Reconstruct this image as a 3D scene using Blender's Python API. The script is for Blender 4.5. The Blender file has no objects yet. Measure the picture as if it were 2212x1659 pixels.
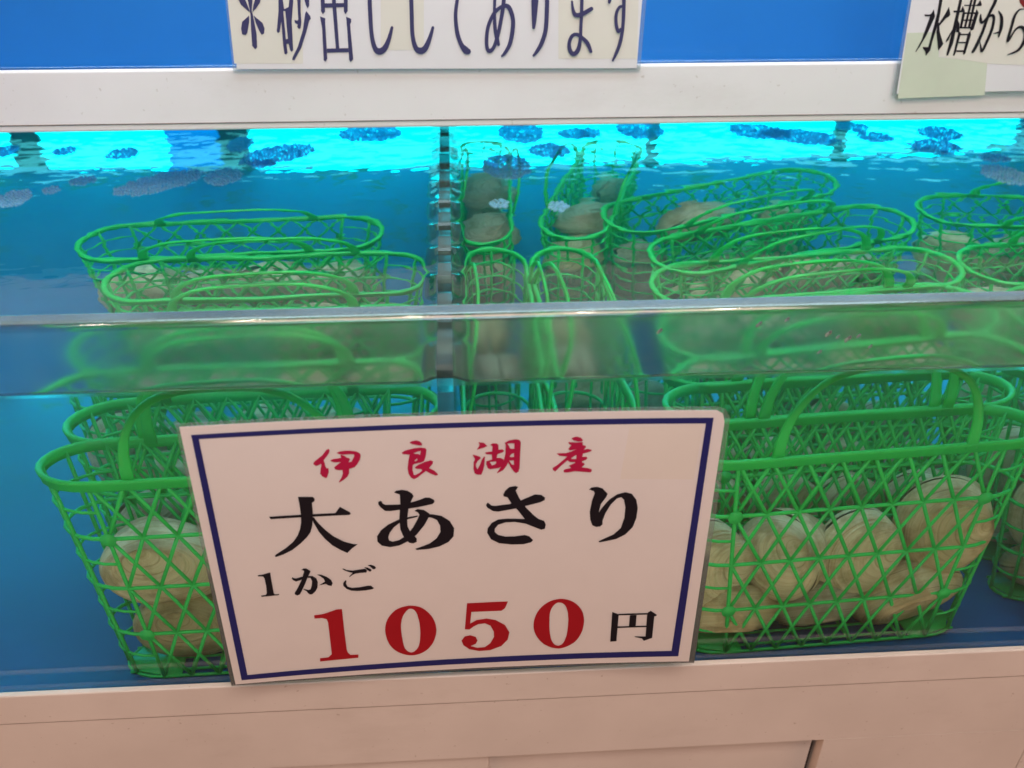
import bpy, bmesh, math, random, json
import numpy as np
from mathutils import Vector, Matrix, noise
from mathutils.geometry import tessellate_polygon
random.seed(7)
sc = bpy.context.scene
COL = sc.collection

# ------------------------------------------------------------------ camera
def cam_axes(p, y, r):
    cp, sp, cy, sy = math.cos(p), math.sin(p), math.cos(y), math.sin(y)
    f = Vector((sy*cp, cy*cp, -sp)); r0 = Vector((cy, -sy, 0)); u0 = r0.cross(f)
    return math.cos(r)*r0+math.sin(r)*u0, -math.sin(r)*r0+math.cos(r)*u0, f
RT, UP, FW = cam_axes(math.radians(32.733), math.radians(3.684), math.radians(.3277))
cd = bpy.data.cameras.new('camera'); cam = bpy.data.objects.new('camera', cd); COL.objects.link(cam)
M = Matrix((RT, UP, -FW)).transposed().to_4x4(); M.translation = Vector((.00237, -.42761, .50732))
cam.matrix_world = M
cd.sensor_width = 36; cd.lens = 2000/2212*36; cd.clip_start = .01; cd.clip_end = 50
cd.dof.use_dof = True; cd.dof.focus_distance = .60; cd.dof.aperture_fstop = 6.5
sc.camera = cam

# ------------------------------------------------------------------ light
w = bpy.data.worlds.new('World'); sc.world = w; w.use_nodes = True
bg = w.node_tree.nodes['Background']; bg.inputs[1].default_value = .22
_tc = w.node_tree.nodes.new('ShaderNodeTexCoord'); _sp = w.node_tree.nodes.new('ShaderNodeSeparateXYZ'); _rp = w.node_tree.nodes.new('ShaderNodeValToRGB'); _mr = w.node_tree.nodes.new('ShaderNodeMapRange')
_mr.inputs[1].default_value = -1; w.node_tree.links.new(_tc.outputs['Generated'], _sp.inputs[0]); w.node_tree.links.new(_sp.outputs['Z'], _mr.inputs[0]); w.node_tree.links.new(_mr.outputs[0], _rp.inputs[0])
_rp.color_ramp.elements[0].position = .30; _rp.color_ramp.elements[0].color = (.42, .22, .15, 1); _rp.color_ramp.elements[1].position = .62; _rp.color_ramp.elements[1].color = (.62, .53, .51, 1)
w.node_tree.links.new(_rp.outputs[0], bg.inputs[0])
def area(name, loc, target, size, power, color, sy=None):
    l = bpy.data.lights.new(name, 'AREA'); l.energy = power; l.color = color; l.size = size
    if sy: l.shape = 'RECTANGLE'; l.size_y = sy
    o = bpy.data.objects.new(name, l); COL.objects.link(o); o.location = loc
    o.rotation_euler = (Vector(target)-Vector(loc)).to_track_quat('-Z', 'Y').to_euler(); return o
WARM = (1, .73, .63)
area('shop_ceiling_light', (.15, -1.25, 1.9), (0, .1, .1), 1.6, 29, WARM, 1.0)
area('tank_hood_light', (.1, .18, 1.05), (.1, .22, .2), 1.1, 11, (.66, .88, 1), .35)
area('added_underwater_top_fill', (.1, .29, .2224), (.1, .29, 0), 1.3, 1.35, (.80, 1, .95), .50)  # unseen fill added under the surface to brighten the baskets
area('added_underwater_front_fill', (.1, .0152, .10), (.1, .3, .10), 1.3, .56, (1, .88, .68), .20)  # unseen fill added inside the glass, stands in for room light
area('upper_tank_lamp', (.1, .338, .90), (.1, .395, .38), 1.5, 20, (.70, .92, 1), .06)
area('under_hood_light', (.1, .555, .2880), (.1, .44, .2), 1.4, .45, (.12, .90, 1), .05)
cool_fill = area('added_cool_front_fill', (.1, -.95, .80), (.1, .45, .32), 1.3, .50, (.62, .86, 1), .35); cool_fill.data.spread = math.radians(38)  # fill added to light the foam and cool the rail
for sx in (-1.9, 2.1): area('floor_bounce_fill', (sx, -.75, -.75), (sx*.1, 0, -.1), .9, 12, (1, .48, .26))  # side lamps added to stand in for warm bounce on the cabinet
for i, (x, y) in enumerate(((-.55, -.75), (-.12, -.95), (.33, -.8), (.75, -1.0), (-1.0, -1.1))):
    l = bpy.data.lights.new('ceiling_spot', 'POINT'); l.energy = 8; l.color = (1, .8, .62); l.shadow_soft_size = .03
    o = bpy.data.objects.new('ceiling_spot', l); COL.objects.link(o); o.location = (x, y, 2.1)
sc.view_settings.view_transform = 'Standard'; sc.view_settings.look = 'None'
sc.view_settings.gamma = 1; sc.view_settings.use_curve_mapping = False; sc.view_settings.exposure = 0
cy = sc.cycles
cy.use_denoising = True
cy.max_bounces = 18; cy.transmission_bounces = 14; cy.transparent_max_bounces = 24; cy.diffuse_bounces = 4; cy.glossy_bounces = 6; cy.volume_bounces = 1
cy.sample_clamp_indirect = 6; cy.blur_glossy = .6

# ------------------------------------------------------------------ helpers
def tag(o, label=None, cat=None, group=None, kind=None):
    if label: o['label'] = label
    if cat: o['category'] = cat
    if group: o['group'] = group
    if kind: o['kind'] = kind
    return o
def empty(name, loc=(0, 0, 0), rz=0):
    o = bpy.data.objects.new(name, None); COL.objects.link(o); o.location = loc; o.rotation_euler = (0, 0, rz)
    o.empty_display_size = .02; return o
def link(name, me, parent=None, mats=()):
    o = bpy.data.objects.new(name, me); COL.objects.link(o)
    for m in mats: me.materials.append(m)
    if parent: o.parent = parent
    return o
def obj(name, bm, mat, parent=None, smooth=False):
    bmesh.ops.recalc_face_normals(bm, faces=bm.faces)
    me = bpy.data.meshes.new(name); bm.to_mesh(me); bm.free()
    if smooth:
        for p in me.polygons: p.use_smooth = True
    return link(name, me, parent, (mat,) if not isinstance(mat, (list, tuple)) else mat)
def box(bm, x0, x1, y0, y1, z0, z1, bev=0):
    r = bmesh.ops.create_cube(bm, size=1)
    for v in r['verts']: v.co = Vector(((x0+x1)/2+v.co.x*(x1-x0), (y0+y1)/2+v.co.y*(y1-y0), (z0+z1)/2+v.co.z*(z1-z0)))
    if bev:
        es = list({e for v in r['verts'] for e in v.link_edges})
        bmesh.ops.bevel(bm, geom=es, offset=bev, segments=3, profile=.5, affect='EDGES')
def boxo(name, dims, mat, parent=None, bev=0):
    bm = bmesh.new(); box(bm, *dims, bev=bev); return obj(name, bm, mat, parent)
def tube(bm, pts, r, sides=6, cyc=False, flat=None):
    """sweep an ellipse along pts; flat=(a,b): half width along tangent-horizontal normal and half height along z-ish"""
    n = len(pts); rings = []
    for i, p in enumerate(pts):
        a = pts[(i-1) % n] if (cyc or i) else p
        b = pts[(i+1) % n] if (cyc or i < n-1) else p
        t = (Vector(b)-Vector(a)).normalized()
        up = Vector((0, 0, 1)) if abs(t.z) < .85 else Vector((0, 1, 0))
        s = t.cross(up).normalized(); u = s.cross(t)
        ra, rb = (r, r) if flat is None else flat
        if callable(ra): ra = ra(i/(n-1))
        rings.append([bm.verts.new(Vector(p)+s*ra*math.cos(k*2*math.pi/sides)+u*rb*math.sin(k*2*math.pi/sides)) for k in range(sides)])
    for i in range(n if cyc else n-1):
        A, B = rings[i], rings[(i+1) % n]
        for k in range(sides): bm.faces.new((A[k], A[(k+1) % sides], B[(k+1) % sides], B[k]))
    if not cyc:
        bm.faces.new(rings[0]); bm.faces.new(rings[-1][::-1])

class NT:
    def __init__(s, name):
        s.m = bpy.data.materials.new(name); s.m.use_nodes = True; s.t = s.m.node_tree; s.t.nodes.clear()
        s.o = s.n('ShaderNodeOutputMaterial')
    def n(s, ty, **kw):
        nd = s.t.nodes.new(ty)
        for k, v in kw.items():
            if k.startswith('i_'):
                key = k[2:].replace('_', ' '); nd.inputs[int(key) if key.isdigit() else key].default_value = v
            else: setattr(nd, k, v)
        return nd
    def l(s, a, b): s.t.links.new(a, b)
    def noise(s, scale, detail=4, rough=.55, co=None, vec=None):
        tc = s.n('ShaderNodeTexCoord'); nz = s.n('ShaderNodeTexNoise'); nz.inputs['Scale'].default_value = scale
        nz.inputs['Detail'].default_value = detail; nz.inputs['Roughness'].default_value = rough
        if vec:
            mp = s.n('ShaderNodeMapping'); mp.inputs['Scale'].default_value = vec; s.l(tc.outputs['Object'], mp.inputs[0]); s.l(mp.outputs[0], nz.inputs[0])
        else: s.l(tc.outputs['Object'], nz.inputs[0])
        return nz.outputs['Fac']
    def ramp(s, fac, *stops):
        r = s.n('ShaderNodeValToRGB'); e = r.color_ramp.elements
        while len(e) < len(stops): e.new(.5)
        for el, (p, c) in zip(e, stops): el.position = p; el.color = (*c, 1) if len(c) == 3 else c
        s.l(fac, r.inputs[0]); return r.outputs[0]
    def bsdf(s, color=None, rough=.5, **kw):
        b = s.n('ShaderNodeBsdfPrincipled'); b.inputs['Roughness'].default_value = rough
        if isinstance(color, tuple): b.inputs['Base Color'].default_value = (*color, 1)
        elif color is not None: s.l(color, b.inputs['Base Color'])
        for k, v in kw.items(): b.inputs[k.replace('_', ' ')].default_value = v
        return b
    def bump(s, b, fac, strength=.3, dist=.001):
        n = s.n('ShaderNodeBump'); n.inputs['Strength'].default_value = strength; n.inputs['Distance'].default_value = dist
        s.l(fac, n.inputs['Height']); s.l(n.outputs[0], b.inputs['Normal'])
    def out(s, sh): s.l(sh.outputs[0], s.o.inputs['Surface']); return s.m

def painted(name, c, c2, rough=.35, scale=9, bumps=.06):
    t = NT(name); c0 = t.ramp(t.noise(scale, 6), (.35, c2), (.62, c))
    st = t.ramp(t.noise(5, 8, .7, vec=(1, 1, 2.5)), (.56, (0,)*3), (.76, (.22,)*3)); sk = t.ramp(t.noise(240, 2), (.70, (0,)*3), (.76, (.5,)*3))
    ad = t.n('ShaderNodeMath', operation='ADD'); t.l(st, ad.inputs[0]); t.l(sk, ad.inputs[1])
    mx = t.n('ShaderNodeMixRGB'); t.l(ad.outputs[0], mx.inputs[0]); t.l(c0, mx.inputs[1]); mx.inputs[2].default_value = (c2[0]*.62, c2[1]*.56, c2[2]*.50, 1)
    b = t.bsdf(mx.outputs[0], rough); t.bump(b, t.noise(180, 3), bumps, .0006); return t.out(b)
WHITE = painted('white_enamel', (.81, .76, .72), (.74, .69, .65), .32)
RAILW = painted('white_rail_plastic', (.82, .78, .79), (.76, .72, .73), .38, 6)
GRIME = painted('joint_grime', (.16, .11, .08), (.07, .05, .04), .8, 60)
DARK = painted('recess_shade', (.05, .03, .03), (.03, .02, .02), .7)  # shade of the door gap, put into the colour
def flat(name, c, rough=.45, vary=.9):
    t = NT(name); col = t.ramp(t.noise(35, 3), (.3, tuple(v*vary for v in c)), (.7, c)); return t.out(t.bsdf(col, rough))
PAPER = flat('laminated_paper', (.83, .80, .79), .30, .97)
PATCHP = flat('yellowed_paper', (.82, .78, .73), .34, .97)
UPAPER = flat('lilac_paper', (.75, .71, .73), .38, .97)
BEIGEP = flat('beige_print', (.73, .68, .61), .38, .96)
GREENP = flat('green_print', (.62, .645, .52), .38, .93)
NAVY = flat('navy_ink', (.022, .026, .17), .35); BLACK = flat('black_ink', (.012, .010, .016), .35)
PINK = flat('crimson_ink', (.50, .012, .075), .35); RED = flat('red_ink', (.43, .010, .020), .35)
DNAVY = flat('dark_indigo_ink', (.050, .045, .13), .4); DRED = flat('dark_red_ink', (.22, .02, .02), .4)

def make_clear(name, tint=(1, 1, 1), gloss=.06, haze=0., hazec=(.8, .85, .85), rough=.05):
    t = NT(name); tr = t.n('ShaderNodeBsdfTransparent'); tr.inputs[0].default_value = (*tint, 1)
    gl = t.n('ShaderNodeBsdfGlossy'); gl.inputs['Roughness'].default_value = rough
    fr = t.n('ShaderNodeFresnel'); fr.inputs[0].default_value = 1.45
    mx = t.n('ShaderNodeMixShader'); t.l(fr.outputs[0], mx.inputs[0]); t.l(tr.outputs[0], mx.inputs[1]); t.l(gl.outputs[0], mx.inputs[2])
    if haze:
        d = t.n('ShaderNodeBsdfDiffuse'); d.inputs[0].default_value = (*hazec, 1)
        m2 = t.n('ShaderNodeMixShader'); m2.inputs[0].default_value = haze; t.l(mx.outputs[0], m2.inputs[1]); t.l(d.outputs[0], m2.inputs[2]); return t.out(m2)
    return t.out(mx)
DROPM = make_clear('water_bead', (.86, .92, .9), haze=.08, rough=.02)
FILM = make_clear('laminate_film', (.96, .97, .97), haze=.10, rough=.12)
PANE = make_clear('upper_glass', (.95, .98, 1), rough=.02)
ACRYL = make_clear('acrylic', (.50, .74, .76), haze=.34, hazec=(.13, .17, .15), rough=.08)
EDGE = make_clear('acrylic_edge_glow', (.40, .85, .95), haze=.62, hazec=(.16, .62, .74), rough=.1)  # cyan light guided to the edge is put into the colour

def glassm(name, rough, ior, color=(1, 1, 1), film=0):
    t = NT(name); b = t.bsdf(color, rough); b.inputs['Transmission Weight'].default_value = 1; b.inputs['IOR'].default_value = ior
    if film:
        rr = t.ramp(t.noise(28, 5, .6, vec=(1, 1, .7)), (.30, (.12,)*3), (.70, (.27,)*3)); t.l(rr, b.inputs['Roughness'])
        d = t.n('ShaderNodeBsdfDiffuse'); d.inputs[0].default_value = (.26, .52, .44, 1)
        mf = t.ramp(t.noise(16, 5, .6), (.35, (film*.5,)*3), (.7, (film*1.5,)*3))
        m = t.n('ShaderNodeMixShader'); t.l(mf, m.inputs[0]); t.l(b.outputs[0], m.inputs[1]); t.l(d.outputs[0], m.inputs[2]); return t.out(m)
    return t.out(b)
GLASS = glassm('tank_glass', 0, 1.49, (.985, 1, .99))
HAZED = glassm('hazed_band_glass', .3, 1.49, (.97, 1, .98), film=.10)  # blurred green haze of the band put into film colour and roughness
def frost():
    t = NT('sawn_glass_edge'); b = t.bsdf((.9, 1, .98), .16); b.inputs['Transmission Weight'].default_value = 1; b.inputs['IOR'].default_value = 1.49
    d = t.bsdf((.34, .45, .47), .18); m = t.n('ShaderNodeMixShader'); mf = t.ramp(t.noise(9, 4), (.35, (.20,)*3), (.65, (.42,)*3)); t.l(mf, m.inputs[0])
    t.l(b.outputs[0], m.inputs[1]); t.l(d.outputs[0], m.inputs[2]); return t.out(m)
FROST = frost()
def polish():
    t = NT('polished_glass_edge'); b = t.bsdf((.9, 1, .97), 0); b.inputs['Transmission Weight'].default_value = 1; b.inputs['IOR'].default_value = 1.49
    g = t.n('ShaderNodeBsdfGlossy'); g.inputs['Roughness'].default_value = .10; m = t.n('ShaderNodeMixShader'); m.inputs[0].default_value = .10
    t.l(b.outputs[0], m.inputs[1]); t.l(g.outputs[0], m.inputs[2]); return t.out(m)
POLISH = polish()
def water_mat():
    t = NT('tank_water'); b = t.bsdf((1, 1, 1), 0); b.inputs['Transmission Weight'].default_value = 1; b.inputs['IOR'].default_value = 1.333
    v = t.n('ShaderNodeVolumeAbsorption'); v.inputs[0].default_value = (.35, .90, .97, 1); v.inputs[1].default_value = 1.6
    s = t.n('ShaderNodeVolumeScatter'); s.inputs[0].default_value = (.22, .85, .62, 1); s.inputs[1].default_value = .58; s.inputs['Anisotropy'].default_value = .2
    ad = t.n('ShaderNodeAddShader'); t.l(v.outputs[0], ad.inputs[0]); t.l(s.outputs[0], ad.inputs[1])
    t.l(ad.outputs[0], t.o.inputs['Volume']); return t.out(b)
WATER = water_mat()
def floor_mat():
    t = NT('blue_tank_lining')
    c = t.ramp(t.noise(7, 6, .6), (.3, (.003, .074, .25)), (.7, (.005, .100, .31)))
    # dirt flecks collect towards the back wall
    tc = t.n('ShaderNodeTexCoord'); sp = t.n('ShaderNodeSeparateXYZ'); t.l(tc.outputs['Object'], sp.inputs[0])
    zone = t.n('ShaderNodeMapRange'); zone.inputs[1].default_value = .32; zone.inputs[2].default_value = .50; t.l(sp.outputs['Y'], zone.inputs[0])
    f1 = t.ramp(t.noise(42, 5, .7), (.50, (0,)*3), (.58, (1,)*3)); f2 = t.ramp(t.noise(9, 3), (.44, (0,)*3), (.56, (1,)*3))
    m = t.n('ShaderNodeMath', operation='MULTIPLY'); t.l(f1, m.inputs[0]); t.l(f2, m.inputs[1])
    m2 = t.n('ShaderNodeMath', operation='MULTIPLY'); t.l(m.outputs[0], m2.inputs[0]); t.l(zone.outputs[0], m2.inputs[1])
    mx = t.n('ShaderNodeMixRGB'); t.l(m2.outputs[0], mx.inputs[0]); t.l(c, mx.inputs[1]); mx.inputs[2].default_value = (.035, .06, .07, 1)
    b = t.bsdf(mx.outputs[0], .6); t.bump(b, t.noise(60, 4), .15, .001); return t.out(b)
FLOORM = floor_mat()
def glow(name, c, s, c2=None):
    t = NT(name); e = t.n('ShaderNodeEmission'); e.inputs[1].default_value = s; col = t.ramp(t.noise(2.2, 2), (.3, c2 or c), (.7, c)); t.l(col, e.inputs[0]); return t.out(e)
LIT = glow('back_wall_glow', (.0, .95, 1.0), 3.0, (.0, .90, 1.0))
LITDIM = glow('back_wall_glow_dim', (.0, .27, .90), 1.0)

# ------------------------------------------------------------------ tank
XL, XR, YB, ZF, ZW = -.62, .86, .61, -.016, .226
tank = tag(empty('shellfish_tank', (.1, .3, -.03)), 'long open seafood tank with thick clear front glass over a white ledge', 'tank')
tp = lambda o: (setattr(o, 'parent', tank), setattr(o, 'matrix_parent_inverse', Matrix.Translation((-.1, -.3, .03))), o)[2]
tp(boxo('floor_panel', (XL, XR, .0139, YB+.02, ZF-.03, ZF), FLOORM))
WALLB = painted('blue_wall_paint', (.008, .19, .50), (.006, .15, .42), .5)
tp(boxo('back_wall', (XL, XR, YB+.004, YB+.018, ZF, .283), WALLB))
for x in (XL-.012, XR): tp(boxo('end_wall', (x, x+.012, .014, YB+.004, ZF, .275), WALLB))
# front glass, extruded rounded profile; inner face above the water is a separate dull band
def front_glass():
    prof = [(0, -.034)]
    def arc(cy_, cz, r, a0, a1, n=6): return [(cy_+r*math.cos(math.radians(a0+(a1-a0)*i/n)), cz+r*math.sin(math.radians(a0+(a1-a0)*i/n))) for i in range(n+1)]
    prof += arc(.0045, .2715, .0045, 180, 90) + arc(.0105, .2730, .0030, 90, 0)
    prof += [(.0135, .2265), (.0135, -.034)]
    bm = bmesh.new(); n = 40; rows = []
    for i in range(n+1):
        x = XL+(XR-XL)*i/n; rows.append([bm.verts.new((x, y, z)) for y, z in prof])
    for i in range(n):
        for k in range(len(prof)):
            k2 = (k+1) % len(prof); f = bm.faces.new((rows[i][k], rows[i+1][k], rows[i+1][k2], rows[i][k2]))
            f.smooth = 1 <= k <= 14
            if k == len(prof)-3: f.material_index = 1; f.smooth = False
            if 5 <= k <= 9: f.material_index = 2
            if 1 <= k <= 4: f.material_index = 3
    bm.faces.new(rows[0]); bm.faces.new(rows[-1][::-1])
    return obj('front_glass', bm, [GLASS, HAZED, FROST, POLISH])
tp(front_glass())
# ledge frame under the glass
tp(boxo('ledge', (XL-.02, XR+.02, -.0048, -.0004, -.0275, .0005), WHITE, bev=.0010))
tp(boxo('ledge_joint', (XL-.02, XR+.02, -.0030, -.0008, -.0288, -.0277), GRIME))
# partition with notched top, standing on the floor
def partition():
    bm = bmesh.new(); x0, x1 = -.0115, -.0025
    pr = [(.0150, ZF+.0005), (.0150, .236), (.0175, .2385)]
    y = .058; pr += [(.056, .2385), (.057, .214)]
    yy = .074
    while yy < .58:
        pr += [(yy, .214), (yy+.001, .2375), (yy+.003, .2390), (yy+.023, .2390), (yy+.025, .2375), (yy+.026, .214)]; yy += .0445
    pr += [(.6085, .214), (.6085, ZF+.0005)]
    a = [bm.verts.new((x0, p[0], p[1])) for p in pr]; b = [bm.verts.new((x1, p[0], p[1])) for p in pr]
    n = len(pr)
    for i in range(n): bm.faces.new((a[i], a[(i+1) % n], b[(i+1) % n], b[i]))
    for L in (a, b):
        for t3 in tessellate_polygon([[v.co for v in L]]): bm.faces.new([L[i] for i in t3])
    return obj('partition', bm, ACRYL)
tp(partition())
tp(boxo('partition_edge_glow', (-.0117, -.0023, .0142, .0149, ZF+.001, .222), EDGE))
TEETH = [(.0145, .056)]+[(y0, y0+.026) for y0 in [.074+.0445*i for i in range(12)]]

# water body
def waterf(x, y):
    p = Vector((x, y, 0))
    far = min(1, max(0, (y-.12)/.30)); right = .75+.25*min(1, max(0, (x+.05)/.2))
    h = (noise.noise(Vector((x*30+3, y*58, 1.3)))*.00062 + noise.noise(Vector((x*70, y*125+9, 4.1)))*.00042 + noise.noise(Vector((x*140+5, y*260, 7.7)))*.00017)*(.20+.72*far)*right
    h += noise.noise(Vector((x*7, y*9, 2)))*.0005
    h += .0042*math.exp(-(y-.0137)/.0022)
    dx = max(0, abs(x+.007)-.0045)
    if dx < .03:
        for a, b in TEETH:
            dy = max(0, a-y, y-b); h += .0030*math.exp(-((dx*dx+dy*dy)/(.0058**2)))
    return ZW+h
def water():
    ys = [.0137+.0006*i for i in range(14)]; 
    while ys[-1] < YB+.003: ys.append(ys[-1]+.0019)
    xs = []; x = XL+.0005
    while x < XR-.0005:
        xs.append(x); x += .0011 if abs(x+.007) < .03 else (.0022 if -.45 < x < .62 else .006)
    nx, ny = len(xs), len(ys); V = [(x, y, waterf(x, y)) for y in ys for x in xs]; Fc = []
    for j in range(ny-1):
        for i in range(nx-1): Fc.append((j*nx+i, j*nx+i+1, (j+1)*nx+i+1, (j+1)*nx+i))
    nt = len(Fc)
    rim = [i for i in range(nx)]+[j*nx+nx-1 for j in range(1, ny)]+[(ny-1)*nx+i for i in range(nx-2, -1, -1)]+[j*nx for j in range(ny-2, 0, -1)]
    base = len(V); V += [(V[i][0], V[i][1], ZF-.008) for i in rim]; m = len(rim)
    for k in range(m): k2 = (k+1) % m; Fc.append((rim[k2], rim[k], base+k, base+k2))
    # bottom
    ci = len(V); V.append(((XL+XR)/2, .3, ZF-.008))
    for k in range(m): Fc.append((base+(k+1) % m, base+k, ci))
    me = bpy.data.meshes.new('water'); me.from_pydata(V, [], Fc); me.update()
    me.polygons.foreach_set('use_smooth', [i < nt for i in range(len(Fc))]); me.update()
    o = link('water', me, None, (WATER,)); tag(o, kind='structure'); return o
water()

# bright back wall put in as emissive panels, dark posts between them
def glowpanel(x0, x1, label, mat=LIT):
    o = empty('glow_panel', ((x0+x1)/2, YB, ZF)); tag(o, label, 'light panel', 'glowing sections along the back wall of the tank')
    boxo('glow_plate', (x0-(x0+x1)/2, x1-(x0+x1)/2, -.002, .003, .002, .285), mat, o)
glowpanel(XL+.005, -.487, 'back wall section with added cyan glow at the far left end of the tank')
glowpanel(-.453, -.3195, 'back wall section with added cyan glow left of the dim blue gap in the tank')
glowpanel(-.319, -.262, 'narrow back wall section with added dim blue glow between the cyan ones', LITDIM)
glowpanel(-.226, .222, 'longest back wall section with added cyan glow, crossing behind the clear partition')
glowpanel(.234, .441, 'back wall section with added cyan glow behind the slanted green baskets')
glowpanel(.458, .66, 'back wall section with added cyan glow at the right end of the tank')
POST = painted('dark_post', (.02, .10, .20), (.015, .06, .12), .5)
for x0, x1, lb in ((-.486, -.454, 'dark upright between back panels near the left edge of the tank'), (-.261, -.227, 'dark upright just right of the dim blue panel at the back'), (.2225, .2335, 'thin dark upright behind the long basket leaning at the back'), (.4415, .4575, 'dark upright behind the foam at the right of the tank back')):
    tag(boxo('post', (x0, x1, YB-.004, YB+.0035, ZF, .285), POST), lb, 'post', 'uprights between the back lights')

# ------------------------------------------------------------------ upper tank over the rear
UBASE = painted('grey_blue_board', (.05, .12, .20), (.035, .09, .16), .6)
ut = tag(empty('upper_tank', (.1, .29, .284)), 'blue lit upper tank with a white bottom rail above the open water', 'tank')
up_ = lambda o: (setattr(o, 'parent', ut), setattr(o, 'matrix_parent_inverse', Matrix.Translation((-.1, -.29, -.284))), o)[2]
bm = bmesh.new(); box(bm, XL-.1, XR+.1, .2895, .80, .2890, .300); up_(obj('bottom_panel', bm, UBASE))
bm = bmesh.new(); box(bm, XL-.1, XR+.1, .2885, .300, .2855, .3315, bev=.0018); up_(obj('bottom_rail', bm, RAILW))
up_(boxo('rail_groove', (XL-.1, XR+.1, .2879, .2890, .2910, .2916), GRIME))
UBLUE = painted('upper_blue', (.010, .20, .52), (.008, .18, .47), .5, 4)
up_(boxo('front_pane', (XL-.1, XR+.1, .291, .297, .3317, .95), PANE))
up_(boxo('back_panel', (XL-.1, XR+.1, .40, .41, .3005, .95), UBLUE))
up_(boxo('end_panel', (XL-.1, XL-.09, .2975, .3995, .3005, .95), UBLUE)); up_(boxo('end_panel', (XR+.09, XR+.1, .2975, .3995, .3005, .95), UBLUE))

# ------------------------------------------------------------------ cabinet below the ledge
cab = tag(empty('cabinet', (.1, .0, -.5)), 'white base cabinet with sliding doors below the tank ledge', 'cabinet')
cp_ = lambda o: (setattr(o, 'parent', cab), setattr(o, 'matrix_parent_inverse', Matrix.Translation((-.1, 0, .5))), o)[2]
bm = bmesh.new()
box(bm, XL-.02, .428, -.0036, .010, -.0905, -.0290); box(bm, .2655, .428, -.0036, .010, -.5, -.0910); up_o = cp_(obj('front_frame', bm, WHITE))
cp_(boxo('end_frame', (0.4295, XR+.02, -.0028, .010, -.5, -.0290), WHITE))
cp_(boxo('sliding_door', (.005, .2612, .0045, .008, -.5, -.0908), WHITE, bev=.0006))
cp_(boxo('sliding_door', (XL, .0140, .0005, .0035, -.5, -.0908), WHITE, bev=.0006))
cp_(boxo('recess_back', (.250, .275, .0105, .014, -.5, -.0915), DARK))

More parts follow.
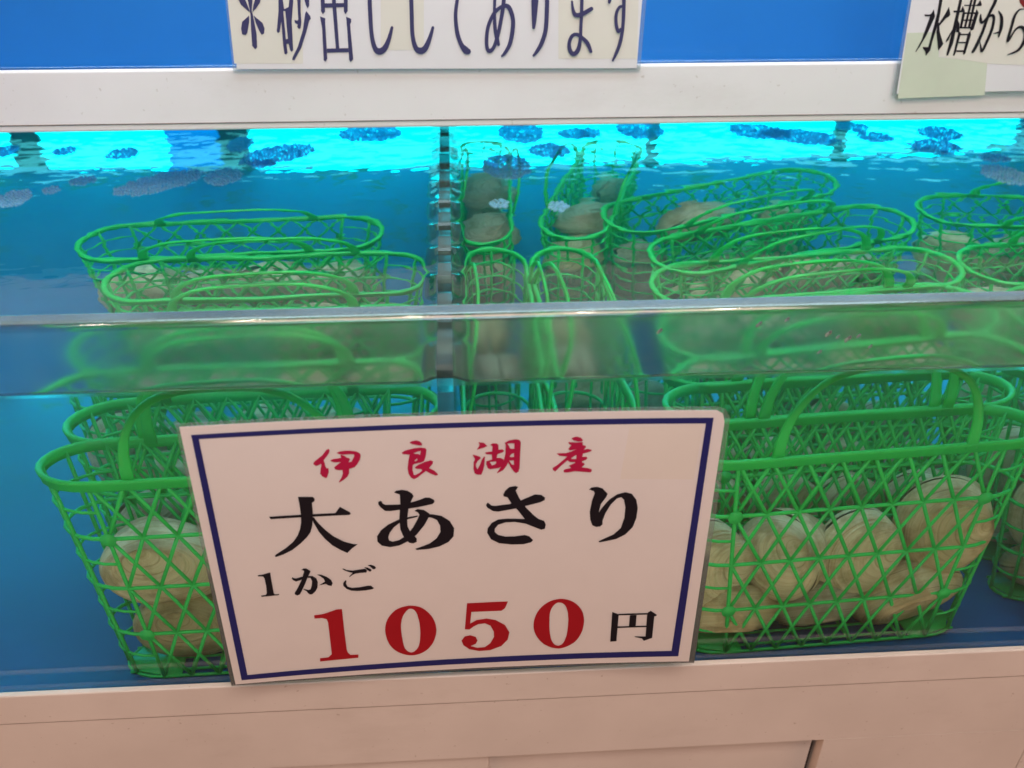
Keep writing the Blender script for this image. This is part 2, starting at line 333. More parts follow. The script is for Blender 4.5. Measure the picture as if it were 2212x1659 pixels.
# ------------------------------------------------------------------ signs
G = json.loads('''{"pink":[[[[-81.5,190.8],[-80.8,191.9],[-76.0,195.9],[-73.5,199.4],[-72.3,199.9],[-71.7,199.1],[-72.4,196.9],[-75.7,192.3],[-75.3,190.5],[-75.2,188.2],[-74.7,186.6],[-73.6,186.7],[-73.7,184.0],[-75.0,180.4],[-75.7,179.7],[-77.5,181.1],[-78.6,183.1],[-78.0,186.2],[-77.2,189.7],[-77.6,190.0],[-79.2,189.0],[-80.4,188.9],[-81.5,190.1]]],[[[-68.2,196.9],[-66.3,197.7],[-63.5,198.0],[-60.7,197.8],[-57.5,197.1],[-55.5,195.6],[-55.1,194.0],[-55.9,191.1],[-57.6,188.1],[-59.2,186.2],[-62.3,185.2],[-62.6,182.1],[-63.7,179.9],[-66.1,177.6],[-68.6,176.1],[-68.8,176.4],[-66.9,179.7],[-66.0,182.4],[-66.1,184.7],[-68.2,184.8],[-70.1,185.5],[-70.4,186.9],[-69.0,188.3],[-66.3,190.4],[-69.8,190.4],[-71.2,191.0],[-72.2,191.9],[-70.3,192.7],[-65.9,193.2],[-66.2,194.8],[-65.8,195.4],[-63.8,194.3],[-63.0,193.2],[-61.6,192.7],[-61.2,191.8],[-62.2,190.0],[-61.8,189.8],[-60.6,190.1],[-59.4,192.3],[-58.6,194.2],[-58.9,195.2],[-60.9,195.4],[-65.1,195.4],[-67.2,196.1]]],[[[-27.6,201.3],[-26.3,202.1],[-24.1,202.5],[-22.0,201.9],[-20.7,200.1],[-20.9,198.9],[-22.9,199.1],[-25.7,200.0],[-27.3,200.8]]],[[[-32.4,194.5],[-30.2,195.9],[-25.1,197.2],[-21.5,197.5],[-19.0,196.9],[-18.5,195.7],[-19.1,191.5],[-20.2,187.9],[-21.7,187.1],[-25.9,186.2],[-26.7,185.1],[-27.0,181.9],[-26.5,178.4],[-25.7,178.2],[-23.1,179.6],[-21.6,181.2],[-21.9,182.3],[-25.1,182.7],[-25.5,183.9],[-23.6,185.4],[-19.5,187.4],[-16.5,188.3],[-15.1,187.5],[-15.4,185.9],[-17.7,182.8],[-14.7,180.8],[-12.9,178.4],[-12.8,177.5],[-14.1,177.3],[-17.3,179.1],[-19.4,180.8],[-22.1,178.6],[-24.7,176.2],[-26.6,175.3],[-28.2,176.7],[-29.3,179.3],[-29.7,183.0],[-29.0,188.0],[-28.0,192.9],[-31.8,193.5]],[[-25.8,193.9],[-23.8,194.7],[-21.8,195.3],[-21.8,194.3],[-22.3,192.3],[-23.2,193.1],[-25.0,193.2]],[[-25.6,188.5],[-24.1,190.0],[-23.7,189.0],[-25.1,188.0]]],[[[10.7,199.9],[13.7,199.4],[15.6,197.1],[13.6,196.0],[9.6,194.7],[10.9,196.8],[11.3,198.3]]],[[[7.2,191.4],[9.2,190.7],[11.5,189.6],[11.8,188.6],[10.0,186.6],[9.1,184.8],[9.0,183.0],[9.8,180.7],[11.3,183.9],[12.4,187.5],[13.6,189.7],[14.2,189.6],[13.8,183.8],[13.1,180.1],[12.0,176.8],[9.7,176.9],[8.1,178.0],[7.6,181.2],[7.8,185.8],[8.6,188.1]]],[[[17.3,197.9],[18.7,198.9],[20.9,198.7],[21.9,197.6],[21.9,194.3],[24.1,194.5],[25.0,193.7],[24.5,192.6],[23.0,192.0],[21.2,191.1],[20.8,188.6],[23.0,188.5],[24.8,187.4],[24.8,184.9],[23.7,182.6],[22.3,181.5],[17.1,180.6],[15.8,181.4],[14.8,184.2],[15.0,186.3],[18.3,187.5],[18.1,191.0],[15.2,191.4],[14.1,192.2],[15.0,192.8],[18.3,193.2],[18.5,196.8]],[[16.8,185.8],[20.1,186.1],[20.6,185.8],[20.3,184.3],[18.2,183.2]]],[[[25.4,199.1],[27.7,200.6],[31.3,201.4],[33.5,201.0],[34.4,199.4],[34.1,190.6],[33.9,181.0],[33.3,178.5],[31.8,177.4],[30.4,179.0],[28.5,182.5],[27.4,185.5],[26.3,182.6],[24.5,179.8],[21.1,177.5],[21.0,178.0],[23.0,181.7],[24.8,186.3],[25.7,190.8],[25.9,197.5]],[[26.8,198.5],[28.8,198.8],[30.8,198.6],[30.8,194.7],[28.6,194.8],[27.7,197.0]],[[28.1,189.6],[29.4,191.4],[30.6,191.8],[30.7,189.1],[28.8,188.9]],[[27.8,186.7],[30.5,186.6],[30.7,183.6],[29.6,183.4]]],[[[62.6,201.7],[64.0,202.6],[65.8,203.0],[68.0,202.2],[69.2,200.6],[68.8,199.9],[66.7,199.6],[64.1,200.4]]],[[[60.9,199.2],[62.0,199.1],[65.6,198.9],[68.8,199.3],[69.2,198.8],[69.1,197.3],[70.8,196.6],[71.1,195.7],[69.8,193.9],[72.3,194.5],[74.1,194.0],[74.5,193.1],[72.4,192.1],[69.7,191.3],[69.3,188.9],[71.7,189.0],[72.3,188.0],[71.6,186.9],[69.3,185.7],[69.5,184.8],[70.6,184.4],[70.9,183.5],[69.3,181.4],[73.0,180.8],[75.0,180.0],[75.3,178.9],[74.6,177.8],[70.5,178.1],[65.7,178.6],[61.3,177.6],[59.5,177.7],[59.0,179.0],[59.8,179.9],[63.4,180.9],[61.9,182.5],[65.5,184.6],[65.4,185.2],[62.5,185.2],[61.0,186.4],[57.5,182.5],[54.3,178.4],[53.0,179.5],[52.7,180.9],[55.3,182.9],[58.5,186.4],[60.9,189.1],[56.5,189.6],[54.7,191.3],[60.1,191.5],[63.0,192.7],[65.8,194.2],[62.2,193.4],[61.2,194.3],[62.1,195.9],[62.8,197.0],[61.7,197.9]],[[63.1,188.0],[65.8,190.3],[66.1,188.7],[65.9,187.3],[63.5,187.3]]]],"black":[[[[-92.6,167.8],[-84.4,166.9],[-83.5,165.4],[-83.9,163.7],[-85.4,162.8],[-85.7,154.3],[-86.0,152.3],[-87.0,145.8],[-88.5,141.0],[-91.1,137.1],[-95.3,132.6],[-100.5,128.2],[-106.2,125.3],[-110.6,123.9],[-111.1,124.9],[-109.8,126.2],[-104.0,130.1],[-99.2,134.5],[-96.1,139.1],[-94.2,143.8],[-93.1,148.6],[-92.5,154.0],[-92.4,161.5]]],[[[-110.4,155.1],[-73.0,153.7],[-70.0,158.2],[-64.7,153.6],[-64.3,152.2],[-65.4,151.6],[-109.6,153.2]]],[[[-86.1,151.9],[-85.5,151.7],[-83.6,147.5],[-80.0,141.5],[-75.8,136.1],[-69.9,131.2],[-64.7,128.8],[-62.3,128.4],[-65.8,125.7],[-69.0,122.2],[-72.6,124.9],[-77.0,129.0],[-80.8,134.5],[-83.8,140.5],[-85.8,147.0],[-86.7,150.6]]],[[[-47.9,159.7],[-46.8,160.7],[-46.0,160.3],[-45.4,158.5],[-43.9,157.4],[-34.9,157.1],[-28.5,158.4],[-24.2,159.8],[-20.9,161.3],[-18.3,161.2],[-15.7,159.3],[-15.5,157.6],[-16.9,156.3],[-25.5,154.4],[-33.0,153.5],[-41.5,152.6],[-44.4,152.9],[-46.6,155.5],[-47.9,158.0]]],[[[-38.5,166.3],[-36.9,167.5],[-33.7,167.9],[-30.6,167.0],[-28.1,164.8],[-27.4,162.7],[-28.6,160.4],[-30.8,154.0],[-32.1,145.7],[-32.1,140.1],[-30.8,135.7],[-28.5,132.3],[-27.2,130.1],[-27.4,127.5],[-29.6,126.4],[-31.8,127.1],[-33.0,128.7],[-35.2,132.8],[-36.5,138.3],[-36.6,146.1],[-35.3,158.5],[-35.2,164.6]]],[[[-25.8,148.1],[-32.3,147.0],[-37.7,145.4],[-43.3,142.3],[-47.8,138.4],[-50.5,133.7],[-50.5,129.3],[-48.2,126.1],[-43.4,124.5],[-37.9,125.4],[-32.2,128.6],[-27.1,133.3],[-22.4,140.2],[-19.2,146.7],[-18.8,149.1],[-21.9,152.1],[-25.6,153.0],[-27.5,151.7],[-25.7,150.6],[-24.7,148.8],[-25.9,145.3],[-28.9,139.2],[-32.5,133.7],[-37.6,129.7],[-41.5,128.7],[-43.6,129.8],[-44.0,132.4],[-42.9,135.9],[-40.2,140.0],[-35.7,143.9],[-31.3,145.7],[-25.9,147.1]]],[[[-21.0,148.5],[-17.2,148.5],[-11.9,147.0],[-7.2,142.9],[-4.7,137.0],[-5.3,130.6],[-8.3,126.4],[-13.9,123.0],[-20.5,121.4],[-27.7,121.0],[-28.5,122.1],[-26.0,123.0],[-19.8,125.6],[-15.3,129.7],[-12.9,134.6],[-13.0,139.6],[-14.7,144.0],[-17.9,146.1],[-21.1,146.6]]],[[[14.4,154.2],[15.5,156.1],[16.3,155.2],[17.6,153.7],[20.0,153.3],[28.1,154.5],[35.5,157.5],[39.8,159.8],[43.0,161.5],[46.7,161.1],[49.0,159.1],[48.7,157.2],[46.3,155.6],[37.7,152.9],[31.3,151.0],[21.6,148.9],[18.4,149.5],[15.2,152.1]]],[[[24.6,161.8],[25.6,164.5],[28.0,167.2],[31.7,168.0],[33.2,167.2],[31.7,164.7],[33.9,158.9],[37.7,151.9],[42.7,145.5],[45.5,142.7],[48.8,141.2],[49.9,138.4],[49.4,135.1],[47.3,134.3],[43.4,136.3],[37.9,139.2],[31.4,140.7],[25.9,140.5],[21.6,138.8],[19.5,135.7],[19.4,133.2],[21.5,130.6],[25.9,129.2],[31.4,129.2],[37.5,130.2],[40.2,129.1],[42.5,126.1],[41.4,124.3],[37.0,122.9],[29.8,122.8],[22.1,124.0],[17.1,127.4],[14.9,132.6],[15.3,136.2],[17.8,140.4],[21.6,142.8],[27.0,143.3],[37.3,142.9],[33.5,149.2],[29.1,155.5],[27.0,159.7],[24.8,160.4]]],[[[74.3,165.1],[75.7,166.7],[78.9,167.2],[82.1,166.1],[85.3,162.1],[84.6,159.6],[81.7,154.1],[80.9,147.8],[82.9,152.0],[86.3,157.6],[90.8,161.8],[95.5,163.5],[99.3,162.4],[102.2,158.0],[103.5,151.9],[103.3,144.1],[101.7,136.9],[97.8,131.0],[92.5,127.2],[86.6,125.3],[82.5,124.4],[82.1,125.2],[84.3,126.7],[90.7,130.8],[94.7,136.0],[96.3,143.9],[96.3,152.3],[95.1,157.8],[93.4,159.7],[91.0,158.8],[87.6,154.2],[84.8,147.1],[83.5,141.5],[83.7,138.6],[82.4,137.0],[80.0,136.5],[77.7,137.8],[76.3,142.0],[75.6,148.4],[76.5,156.8],[77.8,162.3],[77.2,164.0],[75.3,164.8]]]],"black2":[[[[-122.7,110.9],[-119.9,111.0],[-115.4,112.1],[-115.6,106.4],[-115.6,99.1],[-115.6,94.9],[-115.2,93.8],[-112.6,93.7],[-112.7,92.8],[-123.1,92.9],[-123.1,94.0],[-120.4,94.1],[-119.6,95.6],[-119.2,101.8],[-119.3,107.5],[-119.9,109.4],[-122.8,110.0]]],[[[-97.3,111.6],[-95.8,112.7],[-94.3,112.5],[-92.0,110.1],[-92.3,109.1],[-93.9,106.0],[-96.5,99.5],[-100.4,91.6],[-102.0,90.9],[-103.4,92.0],[-103.3,93.4],[-101.4,96.5],[-98.0,103.4],[-95.7,110.4],[-96.3,111.2]]],[[[-103.7,105.5],[-103.0,106.5],[-102.5,105.6],[-101.1,105.1],[-97.7,106.0],[-93.9,106.2],[-91.3,105.9],[-89.3,103.8],[-88.7,100.6],[-89.4,96.0],[-90.9,93.0],[-93.0,90.8],[-94.5,90.8],[-95.5,92.0],[-96.1,93.7],[-97.9,95.5],[-97.6,95.9],[-94.8,94.6],[-93.7,94.9],[-92.6,98.0],[-92.0,101.6],[-92.6,104.5],[-94.1,104.7],[-99.1,103.3],[-101.4,102.6],[-103.1,104.1]]],[[[-88.5,106.8],[-86.1,106.3],[-82.9,104.1],[-80.6,101.2],[-80.0,98.5],[-80.9,96.2],[-82.9,97.0],[-84.0,98.4],[-88.1,97.8],[-84.4,100.3],[-84.9,102.8],[-86.6,105.0]]],[[[-73.2,109.7],[-72.6,109.9],[-70.5,108.4],[-67.1,107.5],[-62.6,108.0],[-59.5,108.3],[-58.6,106.9],[-59.0,105.2],[-62.8,105.2],[-65.5,105.0],[-67.4,104.1],[-69.5,102.3],[-69.6,102.8],[-67.3,105.7],[-70.2,107.0],[-72.3,108.6]]],[[[-73.8,97.0],[-73.2,98.7],[-72.0,100.1],[-71.6,99.6],[-72.0,97.0],[-71.3,94.5],[-68.8,93.2],[-64.2,93.2],[-59.1,94.0],[-57.2,93.8],[-55.5,91.6],[-56.3,90.8],[-60.6,90.2],[-65.6,90.2],[-69.3,90.9],[-72.2,92.8],[-73.7,95.4]]],[[[-60.0,109.7],[-57.9,109.1],[-56.0,107.4],[-55.9,106.1],[-56.9,105.7],[-58.1,106.8]]],[[[-57.8,110.9],[-55.9,111.3],[-53.7,110.0],[-53.0,108.7],[-53.5,107.7],[-54.8,107.5],[-56.4,109.8]]]],"red":[[[[-93.9,72.5],[-88.5,72.8],[-79.7,75.8],[-76.5,75.8],[-76.8,59.0],[-76.9,38.8],[-76.5,36.2],[-75.0,33.6],[-69.9,33.3],[-70.2,30.3],[-94.7,30.2],[-94.4,33.2],[-89.1,33.3],[-86.7,35.9],[-86.4,48.6],[-86.1,65.2],[-86.7,68.1],[-89.4,69.5],[-94.0,69.7]]],[[[-51.2,54.3],[-51.0,56.6],[-50.5,58.9],[-50.0,61.0],[-49.3,63.0],[-48.5,64.8],[-47.5,66.5],[-46.4,68.1],[-45.2,69.6],[-43.9,70.9],[-42.5,72.0],[-41.0,72.8],[-39.4,73.5],[-37.7,74.0],[-36.0,74.3],[-34.4,74.4],[-32.8,74.2],[-31.1,73.9],[-29.5,73.3],[-27.9,72.5],[-26.5,71.4],[-25.1,70.0],[-23.8,68.3],[-22.5,66.4],[-21.4,64.4],[-20.5,62.4],[-19.8,60.3],[-19.3,58.2],[-18.9,55.9],[-18.7,53.7],[-18.6,51.4],[-18.8,49.1],[-19.1,46.6],[-19.7,44.2],[-20.4,41.8],[-21.2,39.7],[-22.1,37.8],[-23.2,36.0],[-24.4,34.3],[-25.7,32.8],[-27.2,31.6],[-28.7,30.5],[-30.4,29.7],[-32.1,29.1],[-33.9,28.7],[-35.7,28.7],[-37.5,29.0],[-39.3,29.6],[-41.1,30.5],[-42.8,31.5],[-44.4,32.8],[-45.7,34.2],[-46.9,35.7],[-48.0,37.5],[-48.9,39.4],[-49.7,41.5],[-50.3,43.9],[-50.8,46.5],[-51.1,49.2],[-51.2,51.9]],[[-41.0,56.6],[-40.8,58.7],[-40.5,60.6],[-40.2,62.4],[-39.7,64.0],[-39.2,65.6],[-38.5,67.1],[-37.7,68.5],[-36.8,69.9],[-35.9,70.9],[-35.1,71.5],[-34.3,71.7],[-33.4,71.6],[-32.6,71.1],[-31.8,70.3],[-31.2,69.3],[-30.7,68.1],[-30.2,66.5],[-29.9,64.6],[-29.6,62.6],[-29.3,60.6],[-29.1,58.4],[-29.0,56.1],[-28.9,53.6],[-28.9,51.2],[-29.0,48.9],[-29.2,46.5],[-29.4,44.2],[-29.7,41.8],[-30.0,39.7],[-30.4,37.9],[-30.9,36.5],[-31.4,35.3],[-31.9,34.4],[-32.5,33.6],[-33.1,33.0],[-33.6,32.4],[-34.2,31.9],[-34.9,31.6],[-35.5,31.4],[-36.1,31.5],[-36.8,31.9],[-37.5,32.4],[-38.3,33.2],[-38.9,34.2],[-39.5,35.3],[-39.9,36.7],[-40.2,38.3],[-40.4,40.0],[-40.6,41.9],[-40.7,44.0],[-40.9,46.4],[-41.0,49.0],[-41.1,51.7],[-41.1,54.3]]],[[[1.6,74.0],[27.5,74.6],[25.6,68.6],[23.3,66.4],[4.2,66.2],[3.2,55.5],[7.4,58.6],[13.9,59.7],[19.7,58.1],[25.6,53.3],[28.5,46.4],[27.4,39.6],[23.2,33.7],[16.0,30.1],[8.8,29.6],[2.2,31.7],[-1.6,35.8],[-2.7,40.1],[-0.5,43.9],[3.0,44.8],[6.6,43.1],[7.7,39.6],[6.5,36.6],[3.1,34.6],[7.6,32.7],[12.4,33.1],[16.0,36.6],[18.5,42.5],[18.4,47.6],[16.2,53.2],[12.7,55.4],[8.5,54.9],[5.3,52.8],[2.6,50.2],[-0.3,50.6]]],[[[44.1,53.3],[44.2,55.5],[44.5,57.8],[45.0,60.2],[45.6,62.4],[46.3,64.4],[47.2,66.3],[48.2,68.1],[49.4,69.8],[50.6,71.3],[52.0,72.6],[53.4,73.7],[55.0,74.7],[56.7,75.4],[58.3,76.0],[60.0,76.3],[61.6,76.4],[63.3,76.1],[65.0,75.7],[66.6,75.0],[68.1,74.2],[69.6,73.1],[70.9,71.8],[72.2,70.3],[73.3,68.6],[74.3,66.9],[75.0,65.2],[75.6,63.3],[76.0,61.3],[76.3,59.2],[76.5,57.1],[76.5,54.8],[76.4,52.4],[76.1,49.9],[75.8,47.5],[75.2,45.3],[74.5,43.1],[73.7,41.1],[72.7,39.1],[71.6,37.3],[70.3,35.7],[68.7,34.3],[67.0,33.0],[65.2,31.9],[63.3,31.1],[61.4,30.6],[59.6,30.7],[57.7,31.1],[55.8,31.8],[54.0,32.8],[52.3,34.0],[50.8,35.3],[49.4,37.0],[48.2,38.8],[47.1,40.7],[46.2,42.6],[45.4,44.6],[44.8,46.7],[44.4,48.9],[44.1,51.1]],[[54.3,55.3],[54.3,57.5],[54.2,59.8],[54.3,62.1],[54.4,64.2],[54.8,66.0],[55.3,67.7],[55.9,69.3],[56.7,70.8],[57.5,71.9],[58.4,72.7],[59.2,73.1],[60.2,73.1],[61.3,72.9],[62.2,72.4],[63.0,71.7],[63.7,70.8],[64.3,69.7],[64.8,68.3],[65.2,66.8],[65.6,65.2],[65.9,63.5],[66.1,61.6],[66.3,59.6],[66.4,57.4],[66.4,55.3],[66.4,53.0],[66.3,50.5],[66.2,48.0],[66.0,45.6],[65.8,43.4],[65.5,41.5],[65.1,39.8],[64.7,38.2],[64.2,36.8],[63.7,35.7],[63.1,34.8],[62.5,34.1],[61.8,33.7],[61.1,33.4],[60.4,33.3],[59.8,33.5],[59.0,33.9],[58.3,34.4],[57.7,35.2],[57.1,36.1],[56.6,37.2],[56.1,38.5],[55.7,40.0],[55.4,41.6],[55.1,43.4],[54.8,45.5],[54.6,47.9],[54.4,50.4],[54.3,52.9]]]],"black3":[[[[94.1,65.1],[98.3,63.0],[98.5,38.2],[94.5,37.6]]],[[[98.1,63.4],[116.7,64.9],[116.8,63.6],[98.2,62.2]]],[[[116.7,65.5],[118.3,67.1],[122.3,63.8],[122.4,62.8],[121.0,62.1],[121.3,42.3],[116.2,39.3],[114.8,41.5],[110.0,42.6],[110.0,43.2],[117.0,43.4],[116.4,62.6]]],[[[105.5,62.4],[109.7,62.8],[109.9,53.0],[105.6,52.4]]],[[[98.4,52.0],[117.0,53.5],[117.1,52.2],[98.4,50.6]]]],"border":[[[[-142.6,216.5],[-125.9,215.8],[-109.0,215.2],[-91.8,214.6],[-74.4,214.2],[-56.9,213.8],[-39.2,213.6],[-21.4,213.5],[-3.4,213.5],[14.6,213.6],[32.6,213.8],[50.6,214.2],[68.6,214.7],[86.6,215.3],[104.4,216.0],[122.1,216.8],[139.7,217.7],[139.7,176.1],[139.7,130.6],[139.8,80.8],[139.8,25.9],[122.1,24.2],[104.3,22.7],[86.4,21.4],[68.3,20.3],[50.2,19.3],[32.1,18.6],[13.9,18.0],[-4.3,17.6],[-22.4,17.5],[-40.4,17.5],[-58.3,17.7],[-76.1,18.1],[-93.7,18.6],[-111.2,19.4],[-128.4,20.2],[-145.4,21.3],[-144.6,77.4],[-143.8,128.2],[-143.2,174.4]],[[-139.2,213.4],[-122.9,212.7],[-106.4,212.0],[-89.6,211.5],[-72.7,211.0],[-55.6,210.6],[-38.4,210.4],[-21.0,210.2],[-3.5,210.1],[14.0,210.2],[31.6,210.4],[49.1,210.7],[66.7,211.0],[84.2,211.5],[101.6,212.2],[118.9,212.9],[136.0,213.7],[135.8,173.7],[135.6,130.2],[135.3,82.7],[135.0,30.7],[117.9,29.1],[100.6,27.7],[83.3,26.5],[65.8,25.4],[48.3,24.5],[30.7,23.8],[13.1,23.2],[-4.4,22.8],[-21.9,22.6],[-39.4,22.5],[-56.7,22.6],[-74.0,22.9],[-91.0,23.3],[-108.0,23.9],[-124.7,24.6],[-141.2,25.4],[-140.6,79.2],[-140.1,128.0],[-139.6,172.6]]]],"paper":[[[[-147.7,222.1],[-130.8,221.3],[-113.5,220.6],[-96.0,220.0],[-78.3,219.4],[-60.4,219.0],[-42.3,218.7],[-24.1,218.5],[-5.7,218.5],[12.7,218.6],[31.1,218.7],[49.6,219.1],[68.0,219.5],[86.4,220.1],[104.7,220.8],[122.8,221.6],[140.8,222.5],[144.4,220.4],[146.0,215.0],[146.0,215.0],[146.2,173.0],[146.5,127.1],[146.9,76.7],[147.3,21.2],[128.9,19.4],[110.4,17.8],[91.7,16.4],[72.9,15.2],[54.0,14.2],[35.0,13.4],[16.0,12.9],[-2.9,12.6],[-21.8,12.5],[-40.6,12.7],[-59.3,13.1],[-77.8,13.6],[-96.1,14.4],[-114.3,15.4],[-132.2,16.5],[-149.8,17.8],[-149.2,77.0],[-148.7,130.2],[-148.2,178.4]]]],"film":[[[[-149.6,224.0],[-132.5,223.2],[-115.1,222.4],[-97.5,221.8],[-79.6,221.2],[-61.5,220.8],[-43.3,220.5],[-24.9,220.3],[-6.4,220.3],[12.2,220.4],[30.8,220.6],[49.4,220.9],[68.0,221.4],[86.5,221.9],[105.0,222.7],[123.3,223.5],[141.4,224.4],[145.8,222.8],[148.7,217.7],[148.7,217.7],[149.2,174.8],[149.7,127.9],[150.3,76.3],[151.0,19.2],[132.2,17.3],[113.3,15.6],[94.2,14.1],[75.0,12.8],[55.6,11.8],[36.2,11.0],[16.8,10.5],[-2.5,10.2],[-21.9,10.1],[-41.1,10.3],[-60.2,10.7],[-79.1,11.4],[-97.9,12.2],[-116.4,13.3],[-134.6,14.6],[-152.6,16.0],[-151.7,76.4],[-150.9,130.6],[-150.2,179.6]]]],"patch":[[[[94.5,209.2],[134.6,212.9],[133.7,174.1],[91.8,172.9]]]],"top":[[[[-141.5,371.3],[-141.9,379.8],[-141.5,385.0],[-137.6,385.0],[-138.7,379.7],[-140.5,371.3]]],[[[-141.7,371.5],[-147.2,376.7],[-149.1,382.1],[-146.0,384.3],[-143.8,380.5],[-141.9,373.6]]],[[[-139.9,371.7],[-138.4,376.7],[-134.9,384.3],[-132.0,382.0],[-133.8,377.8],[-137.1,374.0]]],[[[-142.5,369.4],[-148.1,365.2],[-149.6,360.5],[-149.4,356.6],[-147.1,356.0],[-145.6,357.4],[-143.1,365.2]]],[[[-141.3,371.7],[-142.5,360.5],[-143.4,348.6],[-141.6,346.0],[-140.0,347.4],[-139.0,356.5],[-139.9,371.3]]],[[[-139.4,369.4],[-133.7,364.3],[-132.8,360.4],[-133.7,356.9],[-135.6,356.1],[-136.9,358.9],[-138.5,364.3]]],[[[-119.8,384.2],[-121.3,372.0],[-124.3,358.8],[-123.7,357.2],[-122.3,358.0],[-120.2,365.0],[-121.0,349.2],[-120.8,342.8],[-119.9,342.0],[-118.5,343.2],[-118.5,349.6],[-116.9,349.6],[-116.4,345.2],[-115.5,343.9],[-114.1,345.1],[-112.9,364.9],[-109.9,379.6],[-109.4,384.1],[-111.8,384.1],[-113.7,375.0],[-117.1,373.5],[-117.4,384.2]],[[-117.9,372.3],[-116.5,372.3],[-117.0,353.2],[-118.5,352.8]]],[[[-107.8,384.1],[-104.2,384.1],[-105.6,371.9],[-105.9,364.9],[-106.9,360.6],[-108.2,359.8],[-109.3,361.4],[-108.7,363.0],[-110.6,364.1],[-110.7,366.1],[-108.4,365.7],[-107.9,366.5],[-107.1,379.5]]],[[[-101.9,382.5],[-98.6,380.2],[-99.1,375.7],[-100.5,374.0],[-101.4,376.4],[-101.9,379.5]]],[[[-101.5,372.2],[-99.1,368.7],[-98.9,366.8],[-100.2,365.6],[-103.2,357.8],[-108.1,346.7],[-114.2,337.9],[-115.8,338.3],[-115.1,340.3],[-110.5,347.5],[-105.4,359.4],[-102.6,370.3]]],[[[-90.2,384.0],[-87.4,384.0],[-88.2,371.7],[-90.0,369.8],[-91.0,372.1]]],[[[-73.7,383.9],[-70.9,383.9],[-72.0,372.0],[-73.8,369.7],[-74.8,371.7]]],[[[-87.9,377.3],[-74.3,377.4],[-74.5,374.7],[-88.2,374.4]]],[[[-82.5,383.9],[-79.7,383.9],[-80.5,346.0],[-83.0,346.1]]],[[[-92.2,368.5],[-88.5,367.1],[-88.9,364.8],[-90.0,338.8],[-91.4,336.7],[-92.7,337.7],[-91.5,360.1]]],[[[-73.5,368.2],[-70.0,366.6],[-70.2,364.2],[-71.1,363.1],[-71.0,338.3],[-73.1,336.2],[-74.0,337.9],[-73.5,359.9]]],[[[-89.6,346.0],[-73.9,346.2],[-73.9,343.3],[-89.8,343.1]]]],"right":[[[[364.5,377.5],[367.0,377.5],[368.1,362.6],[366.9,346.5],[366.9,340.7],[364.5,336.8],[363.2,340.0],[360.7,342.4],[360.7,343.4],[364.7,343.2],[365.3,358.9],[365.4,368.3]]],[[[355.8,366.9],[356.5,365.5],[360.5,365.5],[358.2,348.5],[355.4,340.0],[356.0,339.8],[357.6,342.7],[361.3,352.3],[364.1,364.3],[364.3,365.5],[362.1,370.4],[361.0,367.6],[360.0,366.7]]],[[[373.2,372.2],[375.7,366.8],[375.3,365.4],[373.1,364.0],[369.4,358.6],[368.7,360.3],[371.7,367.3]]],[[[368.5,361.2],[370.9,354.1],[376.0,345.4],[373.3,340.6],[368.3,354.1],[367.5,360.3]]],[[[379.9,377.4],[382.1,377.4],[383.5,346.3],[382.0,337.1],[380.7,336.7],[380.3,338.6],[380.4,346.3],[380.2,360.2]]],[[[377.5,369.4],[377.9,368.1],[386.7,368.1],[385.8,369.8],[383.7,372.6],[383.0,369.5]]],[[[382.2,362.5],[379.3,348.3],[377.5,346.4],[377.3,348.3],[380.9,357.8],[380.5,363.0]]],[[[381.9,363.5],[384.6,360.2],[386.2,354.4],[385.1,353.7],[383.5,354.0]]],[[[384.5,373.5],[385.0,372.6],[394.7,372.5],[398.0,372.5],[398.1,373.6],[395.9,376.9],[395.1,374.6],[393.9,373.3]]],[[[388.5,377.4],[390.2,377.4],[390.4,356.8],[388.8,356.8]]],[[[391.0,377.4],[393.0,377.4],[393.7,356.8],[391.9,356.8]]],[[[384.8,367.7],[386.9,367.7],[387.3,356.8],[385.5,356.8]]],[[[395.0,370.4],[397.3,367.8],[396.8,355.8],[394.8,354.9],[393.9,356.3],[394.5,365.7]]],[[[385.2,368.1],[395.4,368.1],[395.5,366.9],[385.3,367.0]]],[[[385.6,363.1],[395.3,363.0],[395.3,362.0],[385.6,362.0]]],[[[385.8,357.8],[395.3,357.7],[395.3,356.5],[385.8,356.6]]],[[[385.4,354.5],[387.7,353.5],[387.5,339.0],[386.9,336.6],[385.8,336.8]]],[[[394.5,355.1],[395.8,352.0],[395.2,338.4],[394.0,337.2],[393.3,338.5],[393.1,352.5]]],[[[387.6,352.8],[393.6,352.7],[393.6,351.6],[387.7,351.7]]],[[[387.7,346.9],[393.7,346.8],[393.7,345.7],[387.7,345.8]]],[[[387.6,340.7],[393.3,340.7],[393.4,339.4],[387.6,339.5]]]],"right_red":[[[[425.8,377.2],[427.0,374.8],[430.6,371.6],[433.6,370.8],[435.3,374.3],[434.4,377.1]]]],"right_green":[[[[345.9,353.6],[370.1,354.1],[375.1,335.7],[414.8,331.1],[419.9,306.1],[350.1,304.4]]]],"right_beige":[[[[365.5,379.4],[454.7,378.8],[471.8,327.8],[417.6,330.3],[375.5,336.2],[371.2,354.6]]]],"top_lam":[[[[-157.0,398.1],[145.5,396.7],[144.6,328.1],[-160.2,330.6]]]],"top_paper":[[[[-153.8,398.1],[142.1,396.8],[141.7,329.5],[-157.0,331.9]]]],"right_lam":[[[[340.6,395.8],[512.9,395.0],[546.5,307.7],[345.3,306.9]]]],"right_paper":[[[[342.3,395.8],[509.3,395.1],[541.8,310.0],[348.3,308.3]]]],"top_beige":[[[[-155.8,387.4],[-102.2,387.1],[-108.2,335.4],[-158.3,335.9]]],[[[-47.3,386.8],[-16.6,386.6],[-18.6,344.3],[-50.3,344.6]]],[[[80.3,385.1],[139.0,384.8],[141.3,336.5],[81.8,337.1]]]]}''')
